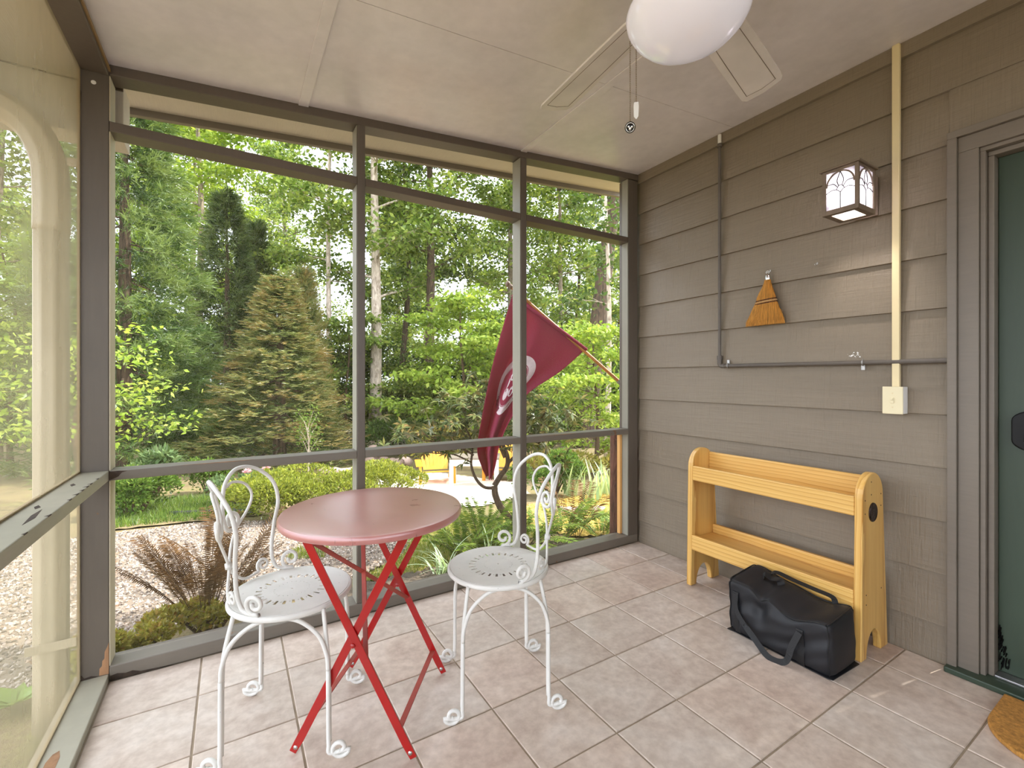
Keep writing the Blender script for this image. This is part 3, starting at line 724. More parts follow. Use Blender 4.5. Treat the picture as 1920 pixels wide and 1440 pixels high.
# surface raceway down to the switch
sw = thing('light_switch', 'cream toggle switch box fed by a raceway down from the ceiling', 'switch', (XW, .812, 1.063))
boxo('box_body', (-.046, .004, -.0345, .0345, -.057, .057), M['white_pl'], sw, .002)
plate = boxo('face_plate', (-.052, -.0465, -.036, .036, -.0585, .0585), M['ivory'], sw, .0025)
mk('toggle', MB().box(-.056, -.0522, -.006, .006, -.0125, .0125).box(-.066, -.056, -.0038, .0038, -.001, .009), M['ivory'], plate, bevel=.0015)
for z in (.030, -.030): mk('plate_screw', MB().lathe([(.0001, .001), (.0028, .0008), (.003, 0)], 10, Matrix.Translation((-.052, 0, z)) @ Matrix.Rotation(-PI/2, 4, 'Y')), M['cream'], plate)
boxo('raceway', (-.020, -.001, -.0135, .0135, .0575, ceilz(XW) - 1.063 - .002), M['cream'], sw, .003)

# grey conduit
cd = thing('conduit', 'grey conduit running down the siding then across to the door casing', 'conduit', (XW - .013, 1.648, 1.228))
mk('vertical_pipe', MB().tube([(0, 0, .03), (0, 0, 1.315)], .0085, 12), M['conduit'], cd, smooth='angle')
mk('horizontal_pipe', MB().tube([(0, -.03, 0), (0, -1.0025, 0)], .0105, 12), M['conduit'], cd, smooth='angle')
mk('elbow', MB().tube([(0, 0, .04), (0, 0, .014), (0, -.004, .004), (0, -.014, 0), (0, -.035, 0)], .0125, 12), M['conduit'], cd, smooth='angle')
mk('coupling', MB().tube([(0, 0, .036), (0, 0, .060)], .0155, 12), M['conduit'], cd, smooth='angle'); mk('coupling', MB().tube([(0, 0, 1.285), (0, 0, 1.305)], .0135, 12), M['conduit'], cd, smooth='angle')
mk('white_sleeve', MB().tube([(0, 0, 1.305), (0, 0, ceilz(XW) - 1.228 - .012)], .0105, 12), M['white_pl'], cd, smooth='angle')
for y, d in ((-.055, 1), (-.715, -1)):
    mk('pipe_clamp', MB().tube([(.013 - .026 * math.sin(a) * 1.0 if False else -.012 * math.sin(a), y, .0125 * math.cos(a)) for a in [q * PI / 8 for q in range(9)]], .0035, 6).box(-.001, .004, y - .0075, y + .0075, .012 if d > 0 else -.034, .034 if d > 0 else -.012), M['galv'], cd, bevel=.001)

# wall lantern
LX, LY, LZ = 2.28, .924, 1.862
ln = thing('wall_lantern', 'lit bronze box lantern with leaded frosted panes on the siding', 'lamp', (LX, LY, LZ))
hx, hy, lh = .074, .061, .190
pw = .007
for sx in (1, -1):
    for sy in (1, -1): boxo('corner_bar', (sx*hx - pw, sx*hx + pw, sy*hy - pw, sy*hy + pw, .0, lh), M['lantern'], ln, .001)
for z0, z1 in ((0, .020), (lh - .010, lh)):
    for q in ((-hx + pw, hx - pw, -hy - pw, -hy + pw - .003), (-hx + pw, hx - pw, hy - pw + .003, hy + pw), (-hx - pw, -hx + pw - .003, -hy + pw, hy - pw), (hx - pw + .003, hx + pw, -hy + pw, hy - pw)):
        boxo('frame_rail', (*q, z0, z1), M['lantern'], ln, .0008)
mk('base_lip', MB().box(-hx, -hx + .018, -hy, hy, .0, .006).box(hx - .018, hx, -hy, hy, .0, .006).box(-hx + .018, hx - .018, -hy, -hy + .018, 0, .006).box(-hx + .018, hx - .018, hy - .018, hy, 0, .006), M['lantern'], ln, bevel=.0008)
mk('roof_plate', MB().box(-hx - .018, hx + .012, -hy - .016, hy + .016, lh + .0005, lh + .008), M['lantern'], ln, bevel=.002)
mk('dome_cap', MB().lathe([(.058, lh + .008), (.056, lh + .016), (.040, lh + .028), (.015, lh + .034), (.009, lh + .038), (.011, lh + .045), (.007, lh + .052), (.0001, lh + .054)], 28, Matrix.Translation((.03, 0, 0))), M['lantern'], ln, smooth=True)
mk('wall_arm', MB().box(hx + .008, XW - LX - .0095, -.03, .03, .05, .15).box(XW - LX - .009, XW - LX + .006, -.045, .045, .02, .19), M['lantern'], ln, bevel=.002)
mk('bulb', MB().sphere((0, 0, .125), .024, 14, 10, (1, 1, 1.25)), M['bulb'], ln, smooth=True)
mk('lamp_holder', MB().tube([(0, 0, .16), (0, 0, lh)], .014, 10), M['white_pl'], ln, smooth='angle')
def leaded(face):   # face: (origin, u axis, half width)
    o0, ua, hw = face; o0 = Vector(o0); ua = Vector(ua); nn = ua.cross(Vector((0, 0, 1)))
    Pt = lambda u, v: o0 + ua * (u * hw) + Vector((0, 0, .020 + v * (lh - .030)))
    q = [Pt(-1, 0), Pt(1, 0), Pt(1, 1), Pt(-1, 1)]
    p = mk('glass_pane', MB().add([x - nn * .001 for x in q] + [x + nn * .001 for x in q], [(0,3,2,1),(4,5,6,7),(0,1,5,4),(1,2,6,5),(2,3,7,6),(3,0,4,7)]), M['pane'], ln)
    mb = MB(); cu = lambda pts, r: mb.tube([Pt(a, b) + nn * s * .0022 for a, b in [(x.x, x.y) for x in catmull([Vector((a, b, 0)) for a, b in pts], 5)]], r, 5)
    for s in (1,):
        cu([(0, 0), (0, .42)], .0019); cu([(0, .42), (-.25, .5), (-.6, .52), (-1, .46)], .0019); cu([(0, .42), (.25, .5), (.6, .52), (1, .46)], .0019)
        cu([(-.28, .51), (-.1, .60), (.1, .60), (.28, .51)], .0019); cu([(-.2, .57), (-.5, .68), (-1, .68)], .0019); cu([(.2, .57), (.5, .68), (1, .68)], .0019)
        cu([(-.12, .60), (-.22, .75), (0, .97)], .0019); cu([(.12, .60), (.22, .75), (0, .97)], .0019)
    mk('lead_lines', mb, M['came'], p)
    arch = [(math.cos(a), .62 + .36 * math.sin(a)) for a in [k * PI / 14 for k in range(15)]]
    mb = MB(); mb.tube([Pt(a * .96, b) + nn * .003 for a, b in arch], .004, 4)
    mk('arch_bar', mb, M['lantern'], p)
leaded(((-hx, 0, 0), (0, -1, 0), hy - pw)); leaded(((0, -hy, 0), (1, 0, 0), hx - pw)); leaded(((0, hy, 0), (-1, 0, 0), hx - pw)); leaded(((hx, 0, 0), (0, 1, 0), hy - pw))
pl = bpy.data.lights.new('lantern_light', 'POINT'); plo = bpy.data.objects.new('lantern_light', pl); COL.objects.link(plo); plo.parent = ln
pl.energy = 3.4; pl.color = (1, .93, .90); pl.shadow_soft_size = .026; plo.location = (0, 0, .09)

# ------------------------------------------------------------ ceiling fan
FX, FY = 1.050, .805; FZ = ceilz(FX)
fn = thing('ceiling_fan', 'white ceiling fan with a round frosted bowl light and pull chains', 'ceiling fan', (FX, FY, 0))
mk('canopy', MB().lathe([(.072, FZ - .004), (.075, FZ - .03), (.055, FZ - .055), (.03, FZ - .06)], 28, capb=True, capt=True), M['fan'], fn, smooth='angle')
mk('motor_housing', MB().lathe([(.030, FZ - .058), (.085, FZ - .07), (.125, FZ - .10), (.13, FZ - .17), (.11, FZ - .20), (.07, FZ - .21)], 36, capb=True, capt=True), M['fan'], fn, smooth='angle')
mk('light_fitter', MB().lathe([(.070, 2.265), (.075, 2.22), (.085, 2.19), (.150, 2.172), (.150, 2.160), (.0001, 2.158)], 36, capt=False), M['fan'], fn, smooth='angle')
mk('light_bowl', MB().lathe([(.148, 2.160), (.158, 2.156), (.1605, 2.148), (.157, 2.132), (.146, 2.112), (.125, 2.090), (.095, 2.073), (.060, 2.063), (.025, 2.059), (.0003, 2.0585)], 64), M['bowl'], fn, smooth=True)
for k in range(5):
    a = math.radians(86 - 70 * 1 + 0 + 72 * k) if False else math.radians([14, 86, 158, 230, 302][k])
    R = Matrix.Rotation(a, 4, 'Z') @ Matrix.Rotation(math.radians(-13), 4, 'X')
    zb = 2.235
    pts = [(.150, -.050), (.185, -.060), (.40, -.068), (.640, -.073), (.664, -.062), (.676, 0), (.668, .060), (.645, .072), (.40, .068), (.185, .060), (.150, .050)]
    TT = Matrix.Translation((0, 0, zb)) @ R
    bl = mk('blade', MB().prism(pts, -.0035, .0035, lambda x, y, d: TT @ Vector((x, y, d))), M['fan'], fn, bevel=.0015)
    g = [(.20, -.038), (.40, -.044), (.635, -.050), (.645, 0), (.635, .050), (.40, .044), (.20, .038)]
    mk('blade_groove', MB().tube([TT @ Vector((x, y, -.0036)) for x, y in g], .0011, 4, closed=True), M['fan_line'], bl)
    mk('blade_iron', MB().prism([(.09, -.018), (.15, -.022), (.20, -.042), (.225, 0), (.20, .042), (.15, .022), (.09, .018)], .0037, .009, lambda x, y, d: TT @ Vector((x, y, d))), M['fan'], fn, bevel=.002)
CHX, CHY = .985 - FX, .950 - FY
mk('chain_outlet', MB().lathe([(.010, 0), (.016, .006), (.018, .03), (.012, .05)], 14, Matrix.Translation((CHX + .01, CHY - .02, 2.165)) , True, True), M['cream'], fn, smooth='angle')
def chain(x, y, z0, z1, name):
    mb = MB(); n = int((z0 - z1) / .0052)
    for i in range(n):
        z = z0 - (i + .5) * (z0 - z1) / n
        mb.lathe([(.0004, -.0018), (.0016, -.001), (.0016, .001), (.0004, .0018)], 6, Matrix.Translation((x, y, z)))
    mb.tube([(x, y, z0), (x, y, z1)], .0005, 4)
    return mk('pull_chain', mb, M['chain'], fn)
c1 = chain(CHX, CHY, 2.17, 1.900, 'a')
dirv = Vector((CHX + FX, CHY + FY, 0)).normalized()
RM = Matrix.Translation((CHX, CHY, 1.886)) @ (Vector((-dirv.x, -dirv.y, -.55))).to_track_quat('Z', 'Y').to_matrix().to_4x4()
pm = mk('pull_medallion', MB().lathe([(.0001, -.005), (.014, -.005), (.0152, 0), (.014, .004), (.0125, .003), (.0001, .003)], 24, RM), M['lock'], c1, smooth='angle')
pm['label'] = 'black and silver round pull medallion'
c2_ = chain(CHX + .012, CHY - .012, 2.17, 1.955, 'b')
mk('pull_tag', MB().prism([(-.006, 0), (.006, 0), (.0075, -.012), (.0065, -.042), (0, -.05), (-.0065, -.042), (-.0075, -.012)], -.0012, .0012, lambda x, y, d: Vector((CHX + .012, CHY - .012, 1.957 + y)) + Vector((dirv.y, -dirv.x, 0)) * x + dirv * d), M['white_pl'], c2_, bevel=.0008)['label'] = 'white oval pull tag'
mk('medallion_face', MB().lathe([(.0128, .0034), (.0118, .0042), (.0108, .0034)], 24, RM).lathe([(.0001, .0045), (.003, .0034)], 10, RM @ Matrix.Translation((-.004, .002, 0))).lathe([(.0001, .0045), (.003, .0034)], 10, RM @ Matrix.Translation((.005, .001, 0))).lathe([(.0001, .0045), (.004, .0034)], 10, RM @ Matrix.Translation((.0, -.004, 0))), M['chrome'], fn, smooth=True)
# ------------------------------------------------------------ outdoors: materials
def leaf_mat(name, cols, trans=.4, gloss=.25, tcol=None):
    """leaf blades: tone varies leaf by leaf, light passes through"""
    m = bpy.data.materials.new(name); m.use_nodes = True; nt = m.node_tree
    nt.nodes.remove(nt.nodes['Principled BSDF']); out = nt.nodes['Material Output']
    at = N(nt, 'ShaderNodeAttribute'); at.attribute_name = 'rnd'
    c = ramp(nt, at.outputs['Fac'], [(i / (len(cols) - 1), k) for i, k in enumerate(cols)])
    df = N(nt, 'ShaderNodeBsdfDiffuse'); tl = N(nt, 'ShaderNodeBsdfTranslucent'); gl = N(nt, 'ShaderNodeBsdfGlossy')
    gl.inputs['Roughness'].default_value = .45; gl.inputs['Color'].default_value = (.8, .85, .8, 1)
    nt.links.new(c, df.inputs['Color'])
    tc = mixc(nt, 1.0, c, tcol or (1.22, 1.16, .70), 'MULTIPLY'); nt.links.new(tc, tl.inputs['Color'])
    m1 = N(nt, 'ShaderNodeMixShader'); m1.inputs[0].default_value = trans; nt.links.new(df.outputs[0], m1.inputs[1]); nt.links.new(tl.outputs[0], m1.inputs[2])
    fr = N(nt, 'ShaderNodeFresnel'); fr.inputs['IOR'].default_value = 1.35
    k = N(nt, 'ShaderNodeMath', operation='MULTIPLY'); k.inputs[1].default_value = gloss; nt.links.new(fr.outputs[0], k.inputs[0])
    m2 = N(nt, 'ShaderNodeMixShader'); nt.links.new(k.outputs[0], m2.inputs[0]); nt.links.new(m1.outputs[0], m2.inputs[1]); nt.links.new(gl.outputs[0], m2.inputs[2])
    nt.links.new(m2.outputs[0], out.inputs['Surface'])
    return m
LF = {}
LF['oak'] = leaf_mat('oak_leaf', [sr(64, 88, 36), sr(104, 130, 54), sr(146, 164, 78), sr(184, 194, 112)], .42)
LF['lime'] = leaf_mat('bright_leaf', [sr(96, 126, 42), sr(142, 166, 64), sr(188, 202, 100)], .48)
LF['dark'] = leaf_mat('dark_leaf', [sr(44, 66, 32), sr(74, 98, 44), sr(108, 130, 64)], .35)
LF['far'] = leaf_mat('far_leaf', [sr(70, 94, 46), sr(112, 136, 70), sr(160, 176, 104)], .4)
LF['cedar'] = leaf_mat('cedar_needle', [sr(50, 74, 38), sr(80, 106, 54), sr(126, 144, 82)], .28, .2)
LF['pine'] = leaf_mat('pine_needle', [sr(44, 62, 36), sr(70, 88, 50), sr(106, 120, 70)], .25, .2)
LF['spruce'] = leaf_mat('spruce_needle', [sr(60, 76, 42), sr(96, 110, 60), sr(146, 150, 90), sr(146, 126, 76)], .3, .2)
LF['hedge'] = leaf_mat('hedge_leaf', [sr(84, 100, 34), sr(130, 140, 48), sr(180, 182, 80)], .4)
LF['shrub'] = leaf_mat('shrub_leaf', [sr(56, 84, 34), sr(92, 122, 48), sr(140, 160, 74)], .35)
LF['rhodo'] = leaf_mat('rhododendron_leaf', [sr(46, 58, 28), sr(72, 86, 40), sr(104, 112, 54), sr(128, 104, 62)], .15, .3)
LF['fern'] = leaf_mat('fern_leaf', [sr(66, 92, 32), sr(104, 130, 48), sr(146, 160, 66)], .4)
LF['brown'] = leaf_mat('dry_fern_leaf', [sr(74, 52, 36), sr(104, 78, 52), sr(134, 104, 70)], .35, .1, (1.2, 1.0, .7))
LF['iris'] = leaf_mat('iris_blade', [sr(120, 148, 110), sr(160, 182, 140), sr(188, 204, 156)], .3)
LF['grass'] = leaf_mat('grass_blade', [sr(94, 114, 42), sr(128, 144, 58), sr(164, 162, 82)], .4)
LF['moss'] = leaf_mat('dry_grass_blade', [sr(150, 134, 60), sr(190, 166, 84), sr(206, 188, 112)], .35)
LF['petal'] = leaf_mat('pink_petal', [sr(220, 150, 160), sr(244, 206, 206), sr(252, 234, 228)], .4, .1, (1, 1, 1))
LF['peony'] = leaf_mat('peony_leaf', [sr(74, 96, 58), sr(104, 128, 82), sr(134, 152, 106)], .3)
LF['lemon'] = leaf_mat('yellow_green_leaf', [sr(126, 128, 50), sr(168, 164, 80), sr(164, 124, 72)], .4)
LF['hosta'] = leaf_mat('hosta_leaf', [sr(120, 150, 70), sr(150, 178, 96)], .4)
def bark(name, ca, cb, sc=(9, 9, 1.6)):
    m, nt, bs = nodes(name); v = coords(nt, sc)
    f = noise(nt, v, 2.2, 6, .65, .5)
    nt.links.new(ramp(nt, f, [(.34, ca), (.62, cb)]), bs.inputs['Base Color']); bs.inputs['Roughness'].default_value = .9; bump(nt, f, bs, .9, .03)
    return m
BK = {'grey': bark('grey_bark', sr(84, 72, 60), sr(168, 150, 130)), 'pale': bark('pale_bark', sr(150, 130, 112), sr(226, 208, 190), (5, 5, 2)),
      'dark': bark('dark_bark', sr(46, 36, 29), sr(104, 84, 66)), 'stem': bark('brown_stem', sr(58, 44, 34), sr(112, 88, 66), (20, 20, 6)), 'dry': bark('dry_stem', sr(64, 44, 30), sr(110, 78, 52), (20, 20, 6))}
def ground_mat(name, stops, sc, bstr=.6, fine=40):
    m, nt, bs = nodes(name); v = coords(nt)
    a = noise(nt, v, sc, 6, .65); b = noise(nt, v, fine, 4, .7)
    c = mixc(nt, .45, ramp(nt, a, stops), ramp(nt, b, [(.3, dk(stops[0][1], .8)), (.7, dk(stops[-1][1], 1.1))]))
    nt.links.new(c, bs.inputs['Base Color']); bs.inputs['Roughness'].default_value = .95; bump(nt, b, bs, bstr, .02)
    return m
GM = {}
GM['soil'] = ground_mat('leaf_litter', [(.3, sr(96, 78, 58)), (.5, sr(134, 110, 82)), (.7, sr(128, 126, 70))], 1.6)
GM['gravel'] = ground_mat('pale_gravel', [(.36, sr(112, 96, 80)), (.5, sr(156, 142, 128)), (.64, sr(132, 114, 88))], 1.7, .9, 60)
GM['lawn'] = ground_mat('mossy_lawn', [(.3, sr(96, 108, 46)), (.5, sr(132, 130, 60)), (.7, sr(160, 128, 70))], 2.6)
GM['moss'] = ground_mat('dry_moss', [(.3, sr(198, 150, 78)), (.5, sr(206, 172, 92)), (.7, sr(172, 164, 82))], 2.0)
GM['mulch'] = ground_mat('dark_mulch', [(.3, sr(52, 44, 38)), (.5, sr(84, 72, 60)), (.7, sr(110, 96, 78))], 9)
GM['pad'] = ground_mat('pale_concrete', [(.3, sr(226, 212, 194)), (.7, sr(240, 230, 216))], 3, .2)

FWD = Vector((math.sin(YAW), math.cos(YAW), 0))
def gz(x, y):      # the garden falls away from the house
    d = x * FWD.x + y * FWD.y
    return -.15 - .08 * min(max(0., d - 2.2), 12.)
def sheet(name, x0, x1, y0, y1, nx, ny, mat, dz=0.0, outline=None, wob=0.0, kind='structure'):
    vs = []; fs = []
    rr = random.Random(name)
    for j in range(ny + 1):
        for i in range(nx + 1):
            x = x0 + (x1 - x0) * i / nx; y = y0 + (y1 - y0) * j / ny
            vs.append((x, y, gz(x, y) + dz + rr.uniform(-wob, wob)))
    for j in range(ny):
        for i in range(nx):
            a = j * (nx + 1) + i; q = (a, a + 1, a + nx + 2, a + nx + 1)
            if outline:
                cx = sum(vs[k][0] for k in q) / 4; cy = sum(vs[k][1] for k in q) / 4
                if not outline(cx, cy): continue
            fs.append(q)
    used = sorted({i for q in fs for i in q}); rm = {o: n for n, o in enumerate(used)}
    o = mk(name, MB().add([vs[i] for i in used], [tuple(rm[i] for i in q) for q in fs]), mat, smooth=True, fixn=False)
    o['kind'] = kind
    return o
def inpoly(poly):
    def f(x, y):
        c = False; j = len(poly) - 1
        for i in range(len(poly)):
            xi, yi = poly[i]; xj, yj = poly[j]
            if (yi > y) != (yj > y) and x < (xj - xi) * (y - yi) / (yj - yi) + xi: c = not c
            j = i
        return c
    return f
sheet('ground', -45, 60, -40, 70, 105, 110, GM['soil'], -.012)
PATH = [(-6, .2), (-.52, .2), (-.9, 2.6), (-.2, 3.05), (.55, 3.15), (1.15, 3.55), (1.5, 4.2), (1.75, 5.0), (1.3, 4.95), (.8, 5.15), (.2, 5.55), (-.2, 5.75), (-.9, 5.7), (-2.5, 5.4), (-6, 5.2)]
LAWN = [(.65, 3.12), (1.3, 3.15), (2.0, 3.35), (2.7, 3.6), (2.4, 4.4), (2.1, 5.1), (1.75, 5.1), (1.5, 4.2), (1.15, 3.55)]
PAD = [(1.9, 5.3), (2.6, 4.95), (3.6, 5.4), (4.0, 6.4), (3.4, 8.2), (2.4, 8.6), (1.9, 7.2)]
MOSS = [(2.7, 3.3), (4.2, 2.6), (6.0, 3.0), (5.6, 4.3), (4.2, 4.9), (3.0, 4.7), (2.5, 4.3)]
MULCH = [(.5, 2.42), (2.6, 2.42), (2.6, 3.2), (2.0, 3.35), (1.3, 3.2), (.6, 3.08)]
sheet('gravel_path', -6, 2, .0, 6, 130, 100, GM['gravel'], .004, inpoly(PATH), .004)
sheet('lawn', .4, 3.2, 3, 5.3, 56, 46, GM['lawn'], .006, inpoly(LAWN), .006)
sheet('stone_pad', 1.6, 4.2, 4.6, 8.8, 50, 80, GM['pad'], .008, inpoly(PAD))
sheet('moss_lawn', 2.4, 6.2, 2.5, 5.0, 76, 50, GM['moss'], .006, inpoly(MOSS), .008)
sheet('mulch_bed', .4, 2.7, 2.42, 3.5, 70, 34, GM['mulch'], .008, inpoly(MULCH), .012)
sheet('grass_plot', -1.2, .3, 5.85, 7.6, 30, 34, GM['soil'], .006, lambda x, y: True, .006)

# ------------------------------------------------------------ foliage builders (numpy)
rng = np.random.default_rng(12)
def unit(a): return a / np.maximum(1e-9, np.linalg.norm(a, axis=-1, keepdims=True))
def fan_mesh(name, V, nper, mat, rnd):
    """V: (n, nper, 3) separate small polygons"""
    n = V.shape[0]; me = bpy.data.meshes.new(name)
    me.vertices.add(n * nper); me.vertices.foreach_set('co', V.reshape(-1).astype(np.float32))
    me.loops.add(n * nper); me.loops.foreach_set('vertex_index', np.arange(n * nper, dtype=np.int32))
    me.polygons.add(n); me.polygons.foreach_set('loop_start', np.arange(0, n * nper, nper, dtype=np.int32))
    me.update(calc_edges=True)
    a = me.attributes.new('rnd', 'FLOAT', 'FACE'); a.data.foreach_set('value', np.clip(rnd, 0, 1).astype(np.float32))
    me.materials.append(mat)
    return me
def leaf_quads(P, U, Nn, L, Wd, droop=.12):
    U = unit(U); S = unit(np.cross(U, Nn)); Nn = np.cross(S, U)
    L = L[:, None]; Wd = Wd[:, None]
    return np.stack([P, P + U * L * .45 + S * Wd * .5 - Nn * L * .0, P + U * L - Nn * L * droop, P + U * L * .45 - S * Wd * .5], axis=1)
def rand_dirs(n, flat=1.0):
    a = rng.normal(size=(n, 3)); a[:, 2] *= flat; return unit(a)
def leaves_at(C, L, W, jit, upness=1.0, lvar=.3):
    n = len(C); P = C + rng.normal(size=(n, 3)) * np.array(jit)
    U = rand_dirs(n, .6); U[:, 2] -= .2
    Nn = rand_dirs(n); Nn[:, 2] = np.abs(Nn[:, 2]) + upness
    l = L * (1 + rng.uniform(-lvar, lvar, n)); w = W * (1 + rng.uniform(-lvar, lvar, n))
    return leaf_quads(P, U, unit(Nn), l, w)

def tree_parts(seed, h, r0, base, cr, nleaf, L, Wd, leafmat, barkmat, lean=(0, 0), nb=16, wob=.15, top=1.0, rise=.35, jit=(.27, .27, .19), upness=.45, bend=None):
    """trunk mesh with limbs, leaf mesh set along the limbs"""
    global rng
    rng = np.random.default_rng(seed); rr = random.Random(seed)
    tp = []; ph = rr.uniform(0, 6)
    for i in range(11):
        t = i / 10
        tp.append(Vector((lean[0] * t * h + wob * math.sin(3.1 * t * 2 + ph) * t, lean[1] * t * h + wob * math.cos(2.7 * t * 2 + ph) * t, h * t)))
    mb = MB(); mb.tube(tp, [r0 * (1.25 if i == 0 else 1) * (1 - .78 * i / 10) for i in range(11)], 9, caps=False)
    C = []
    for b in range(nb):
        f = base + (1 - base) * ((b + .5) / nb) ** .9; f = min(.985, f)
        k = f * 10; i = int(k); p0 = tp[i].lerp(tp[min(10, i + 1)], k - i)
        az = b * 2.4 + rr.uniform(-.5, .5)
        sh = (1 - ((f - base) / (1 - base)) ** 1.6 * .72 * top) * (.65 + .35 * min(1, (f - base) / .15))
        ln = cr * sh * rr.uniform(.75, 1.1)
        d = Vector((math.cos(az), math.sin(az), rise + rr.uniform(-.15, .25) + .5 * max(0, f - .7)))
        pts = [p0]
        for q in range(1, 6):
            d = (d + Vector((rr.uniform(-.22, .22), rr.uniform(-.22, .22), rr.uniform(-.16, .06)))).normalized()
            pts.append(pts[-1] + d * ln / 5)
        rb = r0 * .30 * (1 - .6 * f)
        mb.tube(pts, [rb * (1 - .85 * q / 5) for q in range(6)], 5, caps=False)
        for q in range(2, 6): C += [(pts[q], .6 + .15 * q)] * 2
        for s in range(4):
            a = pts[1 + s]; e = Vector((rr.uniform(-1, 1), rr.uniform(-1, 1), rr.uniform(-.2, .5))).normalized(); e = (e + d * .8).normalized(); sl = ln * rr.uniform(.28, .5)
            sp = [a, a + e * sl * .5, a + e * sl + Vector((0, 0, -.06 * sl))]
            mb.tube(sp, [rb * .4, rb * .25, rb * .08], 4, caps=False)
            C += [(sp[1], 1), (sp[2], 1.2), (sp[1].lerp(sp[2], .5), 1)]
    W_ = np.array([w for _, w in C]); cc = np.array([tuple(p) for p, _ in C])
    ix = rng.choice(len(cc), nleaf, p=W_ / W_.sum())
    V = leaves_at(cc[ix], L, Wd, jit, upness)
    tone = rng.normal(.5, .2, nleaf) + (rng.random(len(cc)) - .5)[ix] * .45
    return mb, fan_mesh('foliage', V, 4, leafmat, tone), barkmat
def place_tree(parts, loc, label, group=None, rz=0.0, sc=1.0, name='broadleaf_tree', cat='tree'):
    mb, fol, bm_ = parts
    r = thing(name, label, cat, loc, rz, group)
    r.scale = (sc, sc, sc)
    mk('trunk', mb, bm_, r, smooth=True, fixn=False)
    f = new_obj('foliage', fol, r); f['kind'] = 'stuff'
    return r
def at(x, y, dz=0): return (x, y, gz(x, y) + dz)
def pix(px, D):    # a spot in the garden: bearing of a picture column, distance along the view
    a = (px - 960) / FPX
    return (D * (math.sin(YAW) + a * math.cos(YAW)), D * (math.cos(YAW) - a * math.sin(YAW)))

# main trees seen through the screens
place_tree(tree_parts(21, 15, .21, .30, 3.4, 15000, .17, .10, LF['oak'], BK['pale'], (.006, 0), 20), at(*pix(703, 15)), 'tall broadleaf tree with a pale sunlit trunk seen beside the first mullion')
place_tree(tree_parts(22, 15, .20, .38, 3.2, 13000, .17, .10, LF['oak'], BK['dark'], (0, 0), 20), at(*pix(805, 16)), 'tall straight broadleaf tree with a slim grey-brown trunk in the middle bay')
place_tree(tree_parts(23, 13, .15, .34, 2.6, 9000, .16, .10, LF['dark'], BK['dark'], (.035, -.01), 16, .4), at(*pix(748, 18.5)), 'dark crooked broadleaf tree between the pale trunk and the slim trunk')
place_tree(tree_parts(24, 16, .37, .46, 4.2, 12000, .18, .11, LF['oak'], BK['dark'], (.100, -.062), 18, .10), at(*pix(1096, 15.2)), 'big leaning tree with a thick brown trunk behind the flag')
place_tree(tree_parts(25, 14, .11, .36, 2.6, 9000, .16, .10, LF['oak'], BK['pale'], (0, 0), 16, .1), at(*pix(618, 15)), 'slender tree with a thin grey trunk left of the first mullion')
place_tree(tree_parts(26, 14, .18, .22, 3.6, 17000, .18, .11, LF['lime'], BK['grey'], (0, 0), 20), at(*pix(372, 17)), 'tall yellow-green broadleaf tree rising behind the conifers')
place_tree(tree_parts(27, 13, .14, .24, 3.2, 10000, .16, .10, LF['oak'], BK['grey'], (-.04, 0), 18), at(*pix(1060, 19)), 'leafy tree with a forked grey trunk behind the flag pole')
place_tree(tree_parts(28, 9, .075, .30, 1.5, 3000, .13, .08, LF['dark'], BK['pale'], (0, 0), 12), at(*pix(1139, 10.6)), 'young tree with a thin pale stem near the right end post')
place_tree(tree_parts(29, 11.5, .13, .10, 3.0, 15000, .15, .09, LF['oak'], BK['grey'], (0, 0), 26), at(*pix(-10, 11.5)), 'tall leafy tree seen through the left screen')
# understorey with layered bright boughs
under = [(31, 4.0, .06, .16, 1.9, 8000, .13, .08, 'lime', 868, 11.5, 'bright layered understorey tree left of the flag'),
         (32, 2.7, .05, .12, 1.4, 6500, .10, .055, 'lime', 1118, 8.8, 'feathery yellow-green small tree right of the flag'),
         (33, 4.2, .06, .14, 1.9, 7500, .13, .08, 'lime', 880, 14.5, 'bright small tree behind the flag and the layered one'),
         (34, 4.0, .06, .12, 1.9, 7000, .13, .08, 'oak', 650, 14.5, 'small green tree behind the first mullion'),
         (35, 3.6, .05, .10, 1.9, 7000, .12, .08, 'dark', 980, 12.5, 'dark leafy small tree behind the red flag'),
         (36, 2.0, .035, .28, 1.25, 1500, .075, .048, 'lime', 150, 5.7, 'young bright-leaved tree reaching out from behind the corner post'),
         (37, 4.2, .05, .10, 2.0, 6500, .12, .08, 'lime', 20, 8.5, 'bright-leaved small tree seen through the left screen')]
for sd, h, r0, ba, cr, nl, L, Wd, lm, px, Dd, lab in under:
    place_tree(tree_parts(sd, h, r0, ba, cr, nl, L, Wd, LF[lm], BK['stem'], (0, 0), 14, .12, .8, .25, (.22, .22, .05)), at(*pix(px, Dd)), lab)
